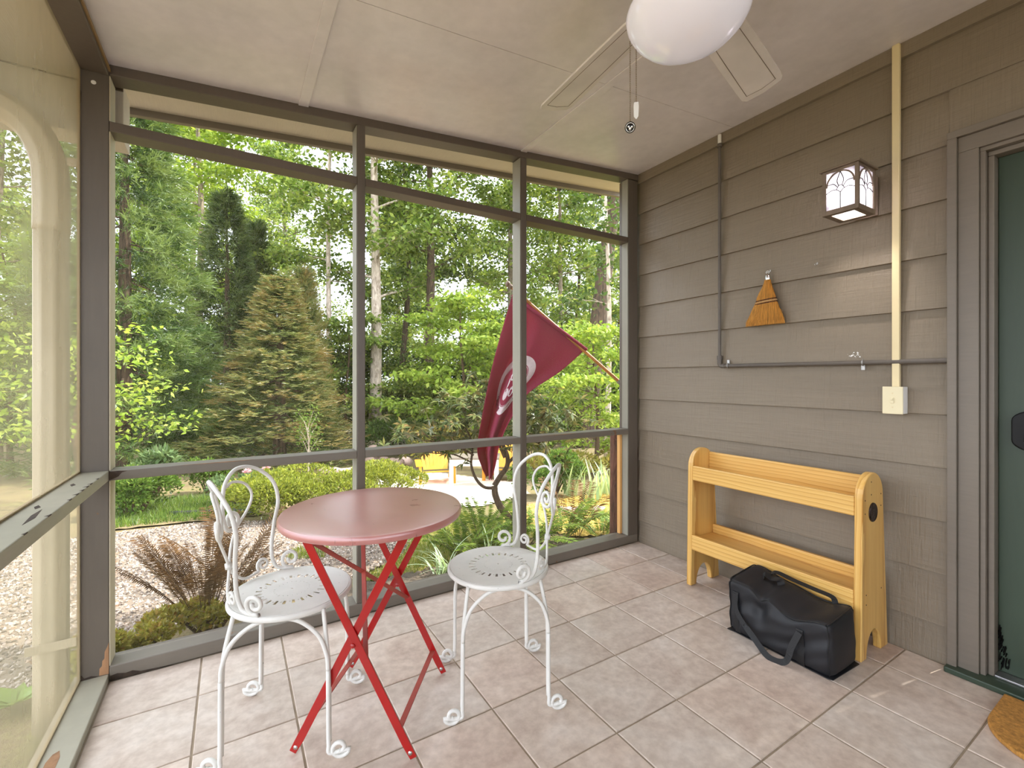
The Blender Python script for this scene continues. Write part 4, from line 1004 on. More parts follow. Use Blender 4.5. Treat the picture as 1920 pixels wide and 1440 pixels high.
# the wood behind: three kinds, shared meshes
kinds = [tree_parts(41, 15, .20, .10, 4.0, 17000, .20, .12, LF['far'], BK['grey'], (0, 0), 26), tree_parts(42, 13, .17, .06, 3.6, 15000, .20, .12, LF['oak'], BK['dark'], (.02, 0), 24), tree_parts(43, 17, .22, .14, 4.2, 17000, .20, .12, LF['oak'], BK['grey'], (0, .02), 26)]
protos = []
rr = random.Random(77)
k = 0
for row, (D0, pxs) in enumerate(((20.5, range(-330, 1330, 180)), (27, range(-420, 1420, 230)), (36, range(-420, 1420, 300)))):
    for px in pxs:
        D_ = D0 + rr.uniform(-1.5, 1.5); loc = at(*pix(px + rr.uniform(-40, 40), D_))
        q = rr.randrange(3)
        if row == 0 and (540 < px < 660): continue
        if k < 3:
            q = k; protos.append(place_tree(kinds[q], loc, 'leafy tree of the wood behind the garden', 'trees of the wood behind the garden')); o = protos[q]
        else:
            o = copy_tree(protos[q]); o.location = loc
        s = rr.uniform(.8, 1.05) * (1.0 if row else .82); o.scale = (s, s, s); o.rotation_euler.z = rr.uniform(0, 6.28); k += 1
# low growth at the edge of the wood
lk_ = [tree_parts(51, 3.2, .04, .05, 1.9, 9000, .14, .085, LF['dark'], BK['stem'], (0, 0), 16, .1, .6, .3, (.26, .26, .10)), tree_parts(52, 2.6, .04, .05, 1.7, 8000, .13, .08, LF['oak'], BK['stem'], (0, 0), 16, .1, .6, .3, (.24, .24, .10))]
lp = []
for i, px in enumerate(range(-260, 1330, 92)):
    loc = at(*pix(px + rr.uniform(-25, 25), 17.2 + rr.uniform(-1.4, 1.2)))
    if i < 2: lp.append(place_tree(lk_[i], loc, 'low leafy thicket bush at the edge of the wood', 'thicket bushes at the edge of the wood', name='thicket_bush', cat='bush')); o = lp[i]
    else: o = copy_tree(lp[rr.randrange(2)]); o.location = loc
    s = rr.uniform(.85, 1.3); o.scale = (s, s, s); o.rotation_euler.z = rr.uniform(0, 6.28)

# ------------------------------------------------------------ conifers
def conifer(seed, name, label, loc, h, rb, nspray, mat, kind, sprayL, ntri, wn, prof=1.0, base=.03):
    global rng
    rng = np.random.default_rng(seed); rr = random.Random(seed)
    r = thing(name, label, 'tree', loc)
    mk('trunk', MB().tube([(0, 0, 0), (.02, 0, h * .5), (0, 0, h * .98)], [rb * .075, rb * .05, .01], 8, caps=False), BK['dark'], r, smooth=True)
    mb = MB(); nbr = 70
    lob = [(rr.uniform(0, 6.28), rr.uniform(.1, 1), rr.uniform(.10, .30)) for _ in range(26)]
    # main branches carry billowed plumes
    cen = []
    for b in range(nbr * 3):
        f = base + (1 - base) * (b + .5) / (nbr * 3)
        az = b * 2.39996 + rr.uniform(-.3, .3)
        R = rb * (1 - f) ** prof * rr.uniform(.72, 1.12) + .06
        up = -.25 if kind == 'cedar' else -.18
        tip = Vector((R * math.cos(az), R * math.sin(az), f * h + up * R * rr.uniform(.2, 1.2)))
        cen.append((Vector((0, 0, f * h + .08 * R)), tip))
        if b % 3 == 0: mb.tube([(0, 0, f * h + .08 * R), tip * .6 + Vector((0, 0, f * h * .4 + .02)), tip], [.012 + .012 * rb * (1 - f), .009, .003], 4, caps=False)
    mk('branches', mb, BK['dark'], r, fixn=False)
    n = nspray; ix = rng.integers(0, len(cen), n)
    A = np.array([tuple(a) for a, _ in cen])[ix]; B = np.array([tuple(b) for _, b in cen])[ix]
    t = 1 - rng.random(n)[:, None] ** 1.45 * .62
    P = A + (B - A) * t
    out = unit((B - A) * np.array([1, 1, .25]))
    wid = (.16 if kind == 'cedar' else .24) * np.linalg.norm(B - A, axis=1)[:, None]
    side = unit(np.cross(out, np.array([0, 0, 1.0])))
    P = P + side * rng.normal(size=(n, 1)) * wid * .6 + rng.normal(size=(n, 3)) * np.array([.05, .05, .07 if kind == 'cedar' else .03]) * rb * .6
    if kind == 'cedar': dirs = unit(out * .8 + rng.normal(size=(n, 3)) * .40 + np.array([0, 0, .22]))
    elif kind == 'pine': dirs = unit(out * .5 + rng.normal(size=(n, 3)) * .35 + np.array([0, 0, .75]))
    else: dirs = unit(out + side * rng.normal(size=(n, 1)) * .6 + np.array([0, 0, .16]) + rng.normal(size=(n, 3)) * .24)
    # each spray: ntri slim blades along a short twig
    Ls = sprayL * rng.uniform(.7, 1.3, n)
    k = np.arange(ntri); tt = .15 + .85 * (k / ntri)
    base_p = P[:, None, :] + dirs[:, None, :] * (Ls[:, None, None] * tt[None, :, None] * .75)
    if kind == 'spruce':
        sd = unit(np.cross(dirs, np.array([0, 0, 1.0]) + rng.normal(size=(n, 3)) * .15))
        sg = np.where(k % 2 == 0, 1.0, -1.0)[None, :, None]
        bd = unit(dirs[:, None, :] * .85 + sd[:, None, :] * sg * .8 + rng.normal(size=(n, ntri, 3)) * .08)
        bl = (Ls[:, None] * .42 * (1.1 - tt[None, :] * .8))[:, :, None]
    else:
        bd = unit(dirs[:, None, :] * 1.0 + rng.normal(size=(n, ntri, 3)) * (.38 if kind == 'cedar' else .5))
        bl = (Ls[:, None] * .55 * rng.uniform(.7, 1.2, (n, ntri)))[:, :, None]
    wv = unit(np.cross(bd, rng.normal(size=(n, ntri, 3)))) * wn
    V = np.stack([base_p - wv * .5, base_p + wv * .5, base_p + bd * bl], axis=2).reshape(-1, 3, 3)
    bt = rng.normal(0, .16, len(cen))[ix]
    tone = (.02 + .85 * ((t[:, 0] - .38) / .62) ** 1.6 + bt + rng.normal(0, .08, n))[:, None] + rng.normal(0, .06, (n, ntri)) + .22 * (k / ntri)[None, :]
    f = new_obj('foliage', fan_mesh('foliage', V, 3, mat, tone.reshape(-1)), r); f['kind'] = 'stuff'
    return r
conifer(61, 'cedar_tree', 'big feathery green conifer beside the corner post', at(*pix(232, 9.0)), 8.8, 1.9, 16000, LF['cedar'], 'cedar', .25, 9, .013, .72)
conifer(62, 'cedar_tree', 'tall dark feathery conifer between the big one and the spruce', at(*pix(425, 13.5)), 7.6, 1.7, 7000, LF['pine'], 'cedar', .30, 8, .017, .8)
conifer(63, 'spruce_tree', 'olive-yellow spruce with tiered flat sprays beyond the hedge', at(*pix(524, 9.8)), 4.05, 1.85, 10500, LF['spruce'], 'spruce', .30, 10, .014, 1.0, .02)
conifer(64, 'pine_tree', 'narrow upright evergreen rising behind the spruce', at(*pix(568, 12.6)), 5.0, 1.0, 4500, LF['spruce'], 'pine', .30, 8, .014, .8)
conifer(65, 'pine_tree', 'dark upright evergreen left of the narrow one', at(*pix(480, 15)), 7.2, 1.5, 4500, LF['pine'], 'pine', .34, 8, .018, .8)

# ------------------------------------------------------------ shrubs and beds
def mound(seed, name, label, loc, rx, ry, h, n, L, Wd, mat, cat='shrub', rz=0., stems=9, lumps=9, fill=.75, group=None, up=.9):
    global rng
    rng = np.random.default_rng(seed); rr = random.Random(seed)
    r = thing(name, label, cat, loc, rz, group)
    mb = MB()
    for k in range(stems):
        a = k * 2.4; mb.tube([(rx * .12 * math.cos(a), ry * .12 * math.sin(a), -.02), (rx * .4 * math.cos(a), ry * .4 * math.sin(a), h * .45), (rx * .68 * math.cos(a), ry * .68 * math.sin(a), h * .66)], [.012, .008, .003], 5, caps=False)
    mk('stems', mb, BK['stem'], r, fixn=False)
    c = np.array([(rr.uniform(-.75, .75) * rx, rr.uniform(-.75, .75) * ry, h * rr.uniform(.35, .72)) for _ in range(lumps)])
    rad = np.array([rr.uniform(.35, .6) for _ in range(lumps)])
    ix = rng.integers(0, lumps, n); d = rand_dirs(n); d[:, 2] = np.where(rng.random(n) < .8, np.abs(d[:, 2]), d[:, 2])
    q = fill + (1 - fill) * rng.random(n)
    P = c[ix] + d * (rad[ix] * q)[:, None] * np.array([rx * .75, ry * .75, h * .62])
    P[:, 2] = np.maximum(P[:, 2], .02)
    U = unit(d * .8 + rng.normal(size=(n, 3)) * .55 + np.array([0, 0, .45])); Nn = unit(d + rng.normal(size=(n, 3)) * .6 + np.array([0, 0, up]))
    V = leaf_quads(P, U, Nn, L * rng.uniform(.7, 1.3, n), Wd * rng.uniform(.7, 1.3, n))
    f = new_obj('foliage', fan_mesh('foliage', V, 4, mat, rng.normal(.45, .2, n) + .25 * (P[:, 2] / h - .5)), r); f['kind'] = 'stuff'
    return r
hx_ = pix(590, 5.15)
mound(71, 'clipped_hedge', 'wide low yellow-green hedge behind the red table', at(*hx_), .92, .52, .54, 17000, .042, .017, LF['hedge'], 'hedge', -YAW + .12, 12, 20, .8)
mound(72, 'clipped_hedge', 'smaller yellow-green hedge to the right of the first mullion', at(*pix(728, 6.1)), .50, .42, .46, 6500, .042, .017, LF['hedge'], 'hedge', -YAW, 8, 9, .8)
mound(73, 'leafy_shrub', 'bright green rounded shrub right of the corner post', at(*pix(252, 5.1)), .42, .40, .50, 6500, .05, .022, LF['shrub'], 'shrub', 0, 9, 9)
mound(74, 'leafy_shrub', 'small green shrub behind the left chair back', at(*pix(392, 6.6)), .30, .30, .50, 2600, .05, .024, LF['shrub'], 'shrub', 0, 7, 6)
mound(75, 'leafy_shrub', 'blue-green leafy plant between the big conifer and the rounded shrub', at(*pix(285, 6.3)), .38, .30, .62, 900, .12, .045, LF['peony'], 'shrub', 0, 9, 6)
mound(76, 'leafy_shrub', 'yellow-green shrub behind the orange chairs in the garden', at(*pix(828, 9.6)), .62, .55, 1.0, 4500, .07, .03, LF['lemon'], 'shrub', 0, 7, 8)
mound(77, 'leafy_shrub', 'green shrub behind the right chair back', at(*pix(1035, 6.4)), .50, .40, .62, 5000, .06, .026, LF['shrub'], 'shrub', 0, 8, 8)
mound(78, 'ground_cover', 'yellow-green low growth beyond the irises', at(*pix(1100, 8.6)), 1.3, .8, .42, 6000, .08, .03, LF['lemon'], 'plant', -YAW, 9, 14)
mound(79, 'ground_cover', 'yellow and russet low foliage by the outer sill left of the brown fern', at(-.40, 2.66), .22, .20, .20, 3600, .028, .015, LF['lemon'], 'plant', 0, 7, 7)
mound(80, 'ground_cover', 'pale green low foliage at the foot of the brown fern', at(-.10, 2.86), .26, .14, .17, 2600, .03, .017, LF['lemon'], 'plant', 0, 7, 6)
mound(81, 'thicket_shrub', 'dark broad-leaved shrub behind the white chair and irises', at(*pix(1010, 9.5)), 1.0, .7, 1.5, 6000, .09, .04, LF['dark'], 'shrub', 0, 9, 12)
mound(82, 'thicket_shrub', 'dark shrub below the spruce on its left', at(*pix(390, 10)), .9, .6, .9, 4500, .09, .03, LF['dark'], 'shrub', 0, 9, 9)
mound(83, 'thicket_shrub', 'dark-leaved shrub low between the slim trunks', at(*pix(760, 12.5)), 1.3, .8, 1.1, 5000, .10, .05, LF['dark'], 'shrub', 0, 9, 9)

# peony with pink flowers
pe = mound(84, 'peony_plant', 'peony with pink flowers behind the left chair', at(*pix(445, 5.6)), .26, .24, .42, 900, .075, .03, LF['peony'], 'plant', 0, 8, 6)
for i, (x, y, z) in enumerate(((-.06, -.20, .30), (.10, -.12, .43), (.30, -.16, .46))):
    nn = 46; P = np.zeros((nn, 3)) + np.array([x, y, z]); U = rand_dirs(nn); U[:, 2] = np.abs(U[:, 2]) * .9
    new_obj('flower', fan_mesh('flower', leaf_quads(P, U, unit(rng.normal(size=(nn, 3)) * .4 + np.array([0, -.3, 1])), .062 * rng.uniform(.7, 1.1, nn), .042 * np.ones(nn), -.2), 4, LF['petal'], rng.random(nn)), pe)

# sapling
sp = thing('sapling', 'small pale sapling standing in front of the spruce', 'tree', at(*pix(578, 8.0)))
mb = MB(); rs = random.Random(5); tips = []
mb.tube([(0, 0, 0), (.01, 0, .5), (0, 0, .95)], [.016, .012, .006], 6, caps=False)
for k in range(11):
    a = k * 2.4; z = .40 + .05 * k; e = (.16 * math.cos(a), .16 * math.sin(a), z + .30); mb.tube([(0, 0, z), (.07 * math.cos(a), .07 * math.sin(a), z + .16), e], [.007, .005, .002], 4, caps=False); tips += [e, (.1 * math.cos(a), .1 * math.sin(a), z + .2)]
mk('stem', mb, BK['pale'], sp, fixn=False)
rng = np.random.default_rng(3); tc_ = np.array(tips)[rng.integers(0, len(tips), 520)]
f = new_obj('foliage', fan_mesh('foliage', leaves_at(tc_, .05, .022, (.05, .05, .08), .3), 4, LF['shrub'], rng.normal(.7, .2, 520)), sp); f['kind'] = 'stuff'

# rhododendron with a twisted trunk close to the screen
rh = thing('rhododendron', 'dark-leaved rhododendron with a twisted brown trunk outside the second mullion', 'shrub', at(2.07, 3.46))
# limbs in local metres: x along the view's right, z up, y away from the house
RX = Vector((math.cos(YAW), -math.sin(YAW), 0)); RY = FWD
def rl(a, b, z): return RX * a + RY * b + Vector((0, 0, z))
mb = MB(); ends = []
def limb(pts, r0, r1, n=6):
    P = catmull([rl(*p) for p in pts], 5); mb.tube(P, [r0 + (r1 - r0) * i / (len(P) - 1) for i in range(len(P))], n, caps=False); return P
limb([(0, 0, -.05), (.00, 0, .10), (.02, .02, .20), (-.05, .0, .30), (-.10, -.02, .42), (-.11, 0, .50)], .036, .028, 8)
limb([(-.11, 0, .50), (-.06, .02, .58), (.00, .05, .66), (.005, .05, .75), (-.03, .05, .84), (-.06, .04, .92), (-.10, .02, 1.02), (-.13, 0, 1.12), (-.14, .0, 1.28)], .026, .010, 7)
limb([(-.11, 0, .48), (-.20, -.04, .50), (-.27, -.06, .58), (-.31, -.06, .70), (-.30, -.04, .84), (-.33, -.04, .96), (-.40, -.05, 1.08)], .016, .006)
limb([(-.02, .05, .74), (-.06, .06, .83), (-.10, .10, .95), (-.22, .14, 1.10), (-.34, .16, 1.22)], .014, .005)
limb([(-.29, -.05, .78), (-.42, -.08, .86), (-.58, -.10, .92), (-.74, -.12, .98)], .009, .003)
limb([(-.31, -.06, .72), (-.46, -.12, .80), (-.62, -.18, .82), (-.80, -.2, .86)], .008, .003)
limb([(.0, .05, .68), (.12, .10, .80), (.26, .14, .95), (.36, .16, 1.10), (.44, .16, 1.24)], .015, .005)
limb([(.14, .10, .82), (.30, .05, .88), (.46, 0, .96), (.60, 0, 1.0)], .010, .003)
limb([(-.13, 0, 1.1), (-.05, .05, 1.24), (.05, .08, 1.36)], .009, .003)
mk('trunk', mb, BK['stem'], rh, smooth=True, fixn=False)
rs = random.Random(8); wh = []
for (a, b, z, sa, sb, sz, n) in ((-.62, -.1, .95, .20, .16, .10, 26), (-.34, 0, 1.02, .20, .2, .13, 30), (-.12, .05, 1.22, .20, .18, .14, 26), (-.36, .12, 1.26, .16, .14, .10, 14), (.30, .1, 1.12, .18, .15, .14, 24), (.48, .05, .98, .14, .14, .10, 18), (.10, .1, .95, .14, .14, .16, 14), (.02, .1, 1.36, .12, .12, .10, 10)):
    for _ in range(int(n * 1.9)): wh.append(rl(a + rs.gauss(0, sa), b + rs.gauss(0, sb), z + rs.gauss(0, sz)))
mb2 = MB()
for w in wh[::4]:
    nb_ = min(ends or [rl(-.3, 0, .9), rl(.2, .1, .9), rl(-.1, .05, 1.1), rl(-.6, -.1, .9)], key=lambda p: (p - w).length)
    mb2.tube([nb_, nb_.lerp(w, .6) + Vector((0, 0, -.02)), w], [.004, .003, .002], 4, caps=False)
mk('twigs', mb2, BK['stem'], rh, fixn=False)
rng = np.random.default_rng(8); Wc = np.array([tuple(w) for w in wh]); nl = 11
ax = unit(rng.normal(size=(len(Wc), 3)) * .45 + np.array([0, 0, 1.0])); e1 = unit(np.cross(ax, rng.normal(size=(len(Wc), 3)))); e2 = np.cross(ax, e1)
ang = (np.arange(nl) / nl * 2 * PI)[None, :] + rng.uniform(-.25, .25, (len(Wc), nl))
dirs = unit(e1[:, None] * np.cos(ang)[..., None] + e2[:, None] * np.sin(ang)[..., None] + ax[:, None] * rng.uniform(-.35, .45, (len(Wc), nl))[..., None])
P = np.repeat(Wc[:, None], nl, 1).reshape(-1, 3); dd = dirs.reshape(-1, 3); nrm_ = np.repeat(ax[:, None], nl, 1).reshape(-1, 3)
f = new_obj('foliage', fan_mesh('foliage', leaf_quads(P, dd, nrm_, rng.uniform(.06, .10, len(P)), rng.uniform(.020, .028, len(P)), .22), 4, LF['rhodo'], rng.random(len(P))), rh); f['kind'] = 'stuff'

# ferns: each frond a part
def frond_mesh(seed, Lf, arch, npin, pinL, pinW, mat, stem, stalk=.25):
    rs = random.Random(seed)
    pts = [Vector((0, 0, 0))]; d = Vector((.22, 0, 1)).normalized()
    for i in range(14):
        d = (d + Vector((arch * .055, rs.uniform(-.02, .02), -arch * .035 * (i / 7)))).normalized(); pts.append(pts[-1] + d * Lf / 14)
    P = []; U = []; Nn = []; LL = []
    for k in range(npin):
        t = stalk + (1 - stalk) * k / npin; q = t * 14; i = min(13, int(q)); p = pts[i].lerp(pts[i+1], q - i); dd = (pts[i+1] - pts[i]).normalized(); nn = dd.cross(Vector((0, 1, 0)))
        s_ = math.sin(PI * min(1, .16 + .84 * (1 - (t - stalk) / (1 - stalk)) ** .8 * .75)) 
        for sg in (1, -1):
            P.append(tuple(p)); U.append(tuple(Vector((0, sg, 0)) + dd * .45 + nn * rs.uniform(-.2, .1))); Nn.append(tuple(nn)); LL.append(max(.012, pinL * s_ * rs.uniform(.85, 1.1)))
    Q = leaf_quads(np.array(P), np.array(U), np.array(Nn), np.array(LL), pinW * np.ones(len(P)), .1)
    nq = len(Q); me = fan_mesh('frond', Q, 4, mat, np.random.default_rng(seed).normal(.5, .22, nq))
    b = bmesh.new(); b.from_mesh(me)
    lay = b.faces.layers.float.get('rnd')
    tb_ = MB().tube(pts, [.0028 * Lf / .5 * (1 - .75 * i / 14) for i in range(15)], 4, caps=False)
    bv = [b.verts.new(v) for v in tb_.v]
    for q in tb_.f: fc = b.faces.new([bv[i] for i in q]); fc.material_index = 1
    b.to_mesh(me); b.free(); me.materials.append(stem)
    return me
def fern(seed, label, loc, meshes, n, tilt=(.1, .7), sc=(.8, 1.1), name='fern'):
    rs = random.Random(seed); r = thing(name, label, 'fern', loc)
    for k in range(n):
        o = new_obj('frond', meshes[k % len(meshes)], r); s = rs.uniform(*sc)
        az = k * 2.4 + rs.uniform(-.4, .4); tl = rs.uniform(*tilt)
        o.matrix_local = Matrix.Translation((.03 * math.cos(az), .03 * math.sin(az), 0)) @ Matrix.Rotation(az, 4, 'Z') @ Matrix.Rotation(tl, 4, 'Y') @ Matrix.Scale(s, 4)
    return r
fg = [frond_mesh(91 + i, .50, 1.0, 26, .085, .016, LF['fern'], BK['stem'], .18) for i in range(4)]
fb = [frond_mesh(97 + i, .66, .28 + .16 * i, 34, .07, .008, LF['brown'], BK['dry'], .40) for i in range(4)]
fern(1, 'large dry brown fern with drooping fronds outside the left bay', at(-.12, 2.92), fb, 36, (-.04, .30), (.66, .95))
fern(2, 'green fern left of the rhododendron trunk', at(1.78, 3.36), fg, 15)
fern(3, 'green fern between the table and the rhododendron', at(1.56, 3.28), fg, 13, (.0, .5))
fern(4, 'green fern behind the seat of the right chair', at(2.10, 3.22), fg, 13, (.1, .7))
fern(5, 'green fern just right of the second mullion', at(2.48, 3.20), fg, 14)
fern(6, 'green fern midway between second mullion and end post', at(2.82, 3.05), fg, 14)
fern(7, 'green fern nearest the right end post', at(3.10, 2.95), fg, 12, (.1, .6))
fern(8, 'russet fern standing tall among the green ones', at(2.72, 3.28), [frond_mesh(103, .62, .6, 22, .10, .014, LF['brown'], BK['dry'], .3)], 5, (.0, .4))
fern(9, 'olive fern behind the left chair back', at(.02, 3.30), [frond_mesh(104, .58, .5, 24, .08, .010, LF['brown'], BK['dry'], .35)], 5, (.0, .25))

# strap-leaved plants: each blade a part
def blade_mesh(name, L, w, curve, mat, seed):
    n = 7; vs = []; fs = []
    for i in range(n + 1):
        t = i / n; x = curve * L * t * t; z = L * t * (1 - .35 * curve * t); ww = w * (1 - t ** 2.2) * .5 + .0006
        vs += [(x, -ww, z), (x + ww * .25, 0, z), (x, ww, z)]
    for i in range(n):
        for k in (0, 1): fs.append((3*i+k, 3*i+k+1, 3*i+k+4, 3*i+k+3))
    me = bpy.data.meshes.new(name); me.from_pydata(vs, [], fs); a = me.attributes.new('rnd', 'FLOAT', 'FACE'); a.data.foreach_set('value', [random.Random(seed).uniform(.2, .9)] * len(fs)); me.materials.append(mat)
    return me
def tuft(seed, name, label, loc, meshes, n, spread, tilt, sc=(.7, 1.1), cat='plant', group=None):
    rs = random.Random(seed); r = thing(name, label, cat, loc, 0, group)
    for k in range(n):
        o = new_obj('blade', meshes[k % len(meshes)], r); az = rs.uniform(0, 6.28); s = rs.uniform(*sc)
        o.matrix_local = Matrix.Translation((rs.gauss(0, spread), rs.gauss(0, spread), 0)) @ Matrix.Rotation(az, 4, 'Z') @ Matrix.Rotation(rs.uniform(0, tilt), 4, 'Y') @ Matrix.Scale(s, 4)
    return r
ib = [blade_mesh('blade', .55, .038, .12 + .1 * i, LF['iris'], i) for i in range(3)]
for i, (px, Dd, lab) in enumerate(((1068, 6.3, 'iris clump nearest the right chair back'), (1108, 6.0, 'iris clump with tall pale blades in the middle of the row'), (1132, 6.5, 'iris clump second from the brown post'), (1154, 6.3, 'iris clump beside the brown post'))):
    tuft(100 + i, 'iris_clump', lab, at(*pix(px, Dd)), ib, 15, .06, .42)
lb_ = [blade_mesh('blade', .30, .012, .5 + .15 * i, LF['iris'], 10 + i) for i in range(3)]
tuft(110, 'lilyturf', 'blue-green grassy tuft in the mulch left of the right chair', at(1.28, 3.02), lb_, 34, .03, .8)
tuft(111, 'lilyturf', 'smaller grassy tuft at the foot of the green ferns', at(1.66, 3.02), lb_, 24, .03, .7)
# hosta outside the left screen
hl = leaf_quads(np.zeros((1, 3)), np.array([[1., 0, .5]]), np.array([[-.4, 0, 1.]]), np.array([.15]), np.array([.085]), .25)
hm = fan_mesh('leaf', hl, 4, LF['hosta'], np.array([.6]))
for i, (x, y, lab) in enumerate(((-.74, 2.60, 'pale green hosta outside the left screen by the downspout'), (-.80, 2.15, 'pale green hosta at the bottom of the left screen'))):
    r = thing('hosta', lab, 'plant', at(x, y, .0))
    for k in range(8):
        o = new_obj('leaf', hm, r); o.matrix_local = Matrix.Rotation(k * .8 + i, 4, 'Z') @ Matrix.Rotation(-.3 + .1 * (k % 3), 4, 'Y') @ Matrix.Scale(.6 + .05 * k, 4)

# grass and pebbles nobody could count
def blades_on(name, poly, bbox, n, L, w, mat, label, cat, seed):
    rg = np.random.default_rng(seed); f = inpoly(poly); pts = []
    while len(pts) < n:
        x = rg.uniform(bbox[0], bbox[1]); y = rg.uniform(bbox[2], bbox[3])
        if f(x, y): pts.append((x, y, gz(x, y)))
    P = np.array(pts); d = unit(rg.normal(size=(n, 3)) * .45 + np.array([0, 0, 1.])); s = unit(np.cross(d, rg.normal(size=(n, 3)))) * w
    V = np.stack([P - s, P + s, P + d * (L * rg.uniform(.5, 1.3, n))[:, None]], axis=1)
    o = new_obj(name, fan_mesh(name, V, 3, mat, rg.random(n))); tag(o, label, cat, kind='stuff')
blades_on('lawn_grass', LAWN, (.5, 2.8, 3.0, 5.2), 15000, .045, .0028, LF['grass'], 'short mixed grass growing over the mossy lawn', 'grass', 1)
blades_on('moss_grass', MOSS, (2.4, 6, 2.5, 5), 14000, .045, .003, LF['moss'], 'short dry ochre grass beyond the ferns', 'grass', 2)
GP = [(-1.2, 5.9), (.25, 5.9), (.25, 7.5), (-1.2, 7.5)]
blades_on('plot_grass', GP, (-1.2, .3, 5.8, 7.6), 9000, .09, .004, LF['shrub'], 'bright green grass behind the left chair', 'grass', 3)
PT = [(.2, 3.4), (1.4, 3.5), (1.4, 4.6), (.4, 4.8)]
blades_on('path_weeds', [(.35, 3.9), (.62, 3.85), (.7, 4.1), (.45, 4.2)], (.3, .8, 3.8, 4.3), 900, .05, .003, LF['grass'], 'small patch of weeds growing in the gravel', 'grass', 4)
rg = np.random.default_rng(6); fpth = inpoly(PATH); pts = []
while len(pts) < 20000:
    q = rg.random(); x = rg.uniform(-1.6, 1.8); y = rg.uniform(2.4, 5.8)
    if fpth(x, y): pts.append((x, y, gz(x, y) + .005))
P = np.array(pts); sz = rg.uniform(.006, .016, len(P))[:, None]
a = unit(rg.normal(size=(len(P), 3))); b = unit(np.cross(a, rg.normal(size=(len(P), 3)))); c = np.cross(a, b)
o6 = [P + a*sz, P + b*sz, P - a*sz, P - b*sz, P + c*sz*.7, P - c*sz*.7]
tri = [(0,1,4),(1,2,4),(2,3,4),(3,0,4),(1,0,5),(2,1,5),(3,2,5),(0,3,5)]
V = np.stack([np.stack([o6[i] for i in t], axis=1) for t in tri], axis=1).reshape(-1, 3, 3)
def peb_mat():
    m, nt, bs = nodes('pebble'); at_ = N(nt, 'ShaderNodeAttribute'); at_.attribute_name = 'rnd'
    nt.links.new(ramp(nt, at_.outputs['Fac'], [(0, sr(84, 74, 66)), (.45, sr(140, 126, 114)), (.8, sr(190, 178, 166)), (1, sr(150, 120, 92))]), bs.inputs['Base Color']); bs.inputs['Roughness'].default_value = .9
    return m
o = new_obj('pebbles', fan_mesh('pebbles', V, 3, peb_mat(), np.repeat(rg.random(len(P)), 8))); tag(o, 'loose pale gravel pebbles scattered over the path', 'gravel', kind='stuff')

# black edging strip, stones
def ico(seed, r, sc):
    b = bmesh.new(); bmesh.ops.create_icosphere(b, subdivisions=2, radius=r); rs = random.Random(seed)
    for v in b.verts: v.co = Vector((v.co.x * sc[0], v.co.y * sc[1], v.co.z * sc[2])) * rs.uniform(.86, 1.1)
    mb = MB(); mb.add([tuple(v.co) for v in b.verts], [tuple(v.index for v in f.verts) for f in b.faces]); b.free(); return mb
STONE = [simple('fieldstone', sr(150, 126, 112), .9, .3, 6, bmp=.6, bscale=30), simple('pink_fieldstone', sr(200, 172, 156), .9, .2, 6, bmp=.6, bscale=30)]
mb = MB(); pts = [at(*pix(px, Dd), .04) for px, Dd in ((318, 5.05), (360, 5.1), (400, 5.15), (440, 5.2), (475, 5.05))]
mb.tube(catmull(pts, 6), .022, 6); o = mk('bed_edging', mb, M['strap'], smooth=True); tag(o, 'black plastic edging strip between grass and gravel', 'edging')
sg = 'fieldstones ringing the fire pit'
pos = [(692 + 14 * k, 9.9 + .3 * math.sin(k * 1.3), 0) for k in range(6)] + [(699 + 14 * k, 10.1, .24) for k in range(4)]
for k, (px, Dd, dz) in enumerate(pos):
    o = mk('fieldstone', ico(k, .13, (1.15, .9, .85)), STONE[k % 2 if k > 3 else 0], smooth=True); x, y = pix(px, Dd); o.location = at(x, y, .10 + dz); o.rotation_euler = (0, 0, k)
    tag(o, 'fieldstone of the low ring behind the hedge, %s of its %s row' % (('first from left', 'second from left', 'third from left', 'fourth from left', 'fifth from left', 'sixth from left')[k if k < 6 else k - 6], 'lower' if k < 6 else 'upper'), 'stone', sg)
for k, (px, Dd) in enumerate(((628, 8.7), (645, 8.6), (660, 8.8), (612, 8.8))):
    o = mk('garden_stone', ico(20 + k, .12, (1.2, .9, .6)), STONE[1], smooth=True); x, y = pix(px, Dd); o.location = at(x, y, .05); tag(o, ('second from left', 'third from left', 'rightmost', 'leftmost')[k] + ' of the pinkish stones lying behind the big hedge', 'stone', 'pinkish stones behind the hedge')
for k, (px, Dd) in enumerate(((1045, 5.3), (1066, 5.25), (1090, 5.3), (1122, 5.3))):
    o = mk('border_stone', ico(30 + k, .07, (1.4, .9, .6)), STONE[k % 2], smooth=True); x, y = pix(px, Dd); o.location = at(x, y, .03); tag(o, ('leftmost', 'second', 'third', 'rightmost')[k] + ' of the small border stones at the foot of the irises', 'stone', 'border stones at the foot of the irises')

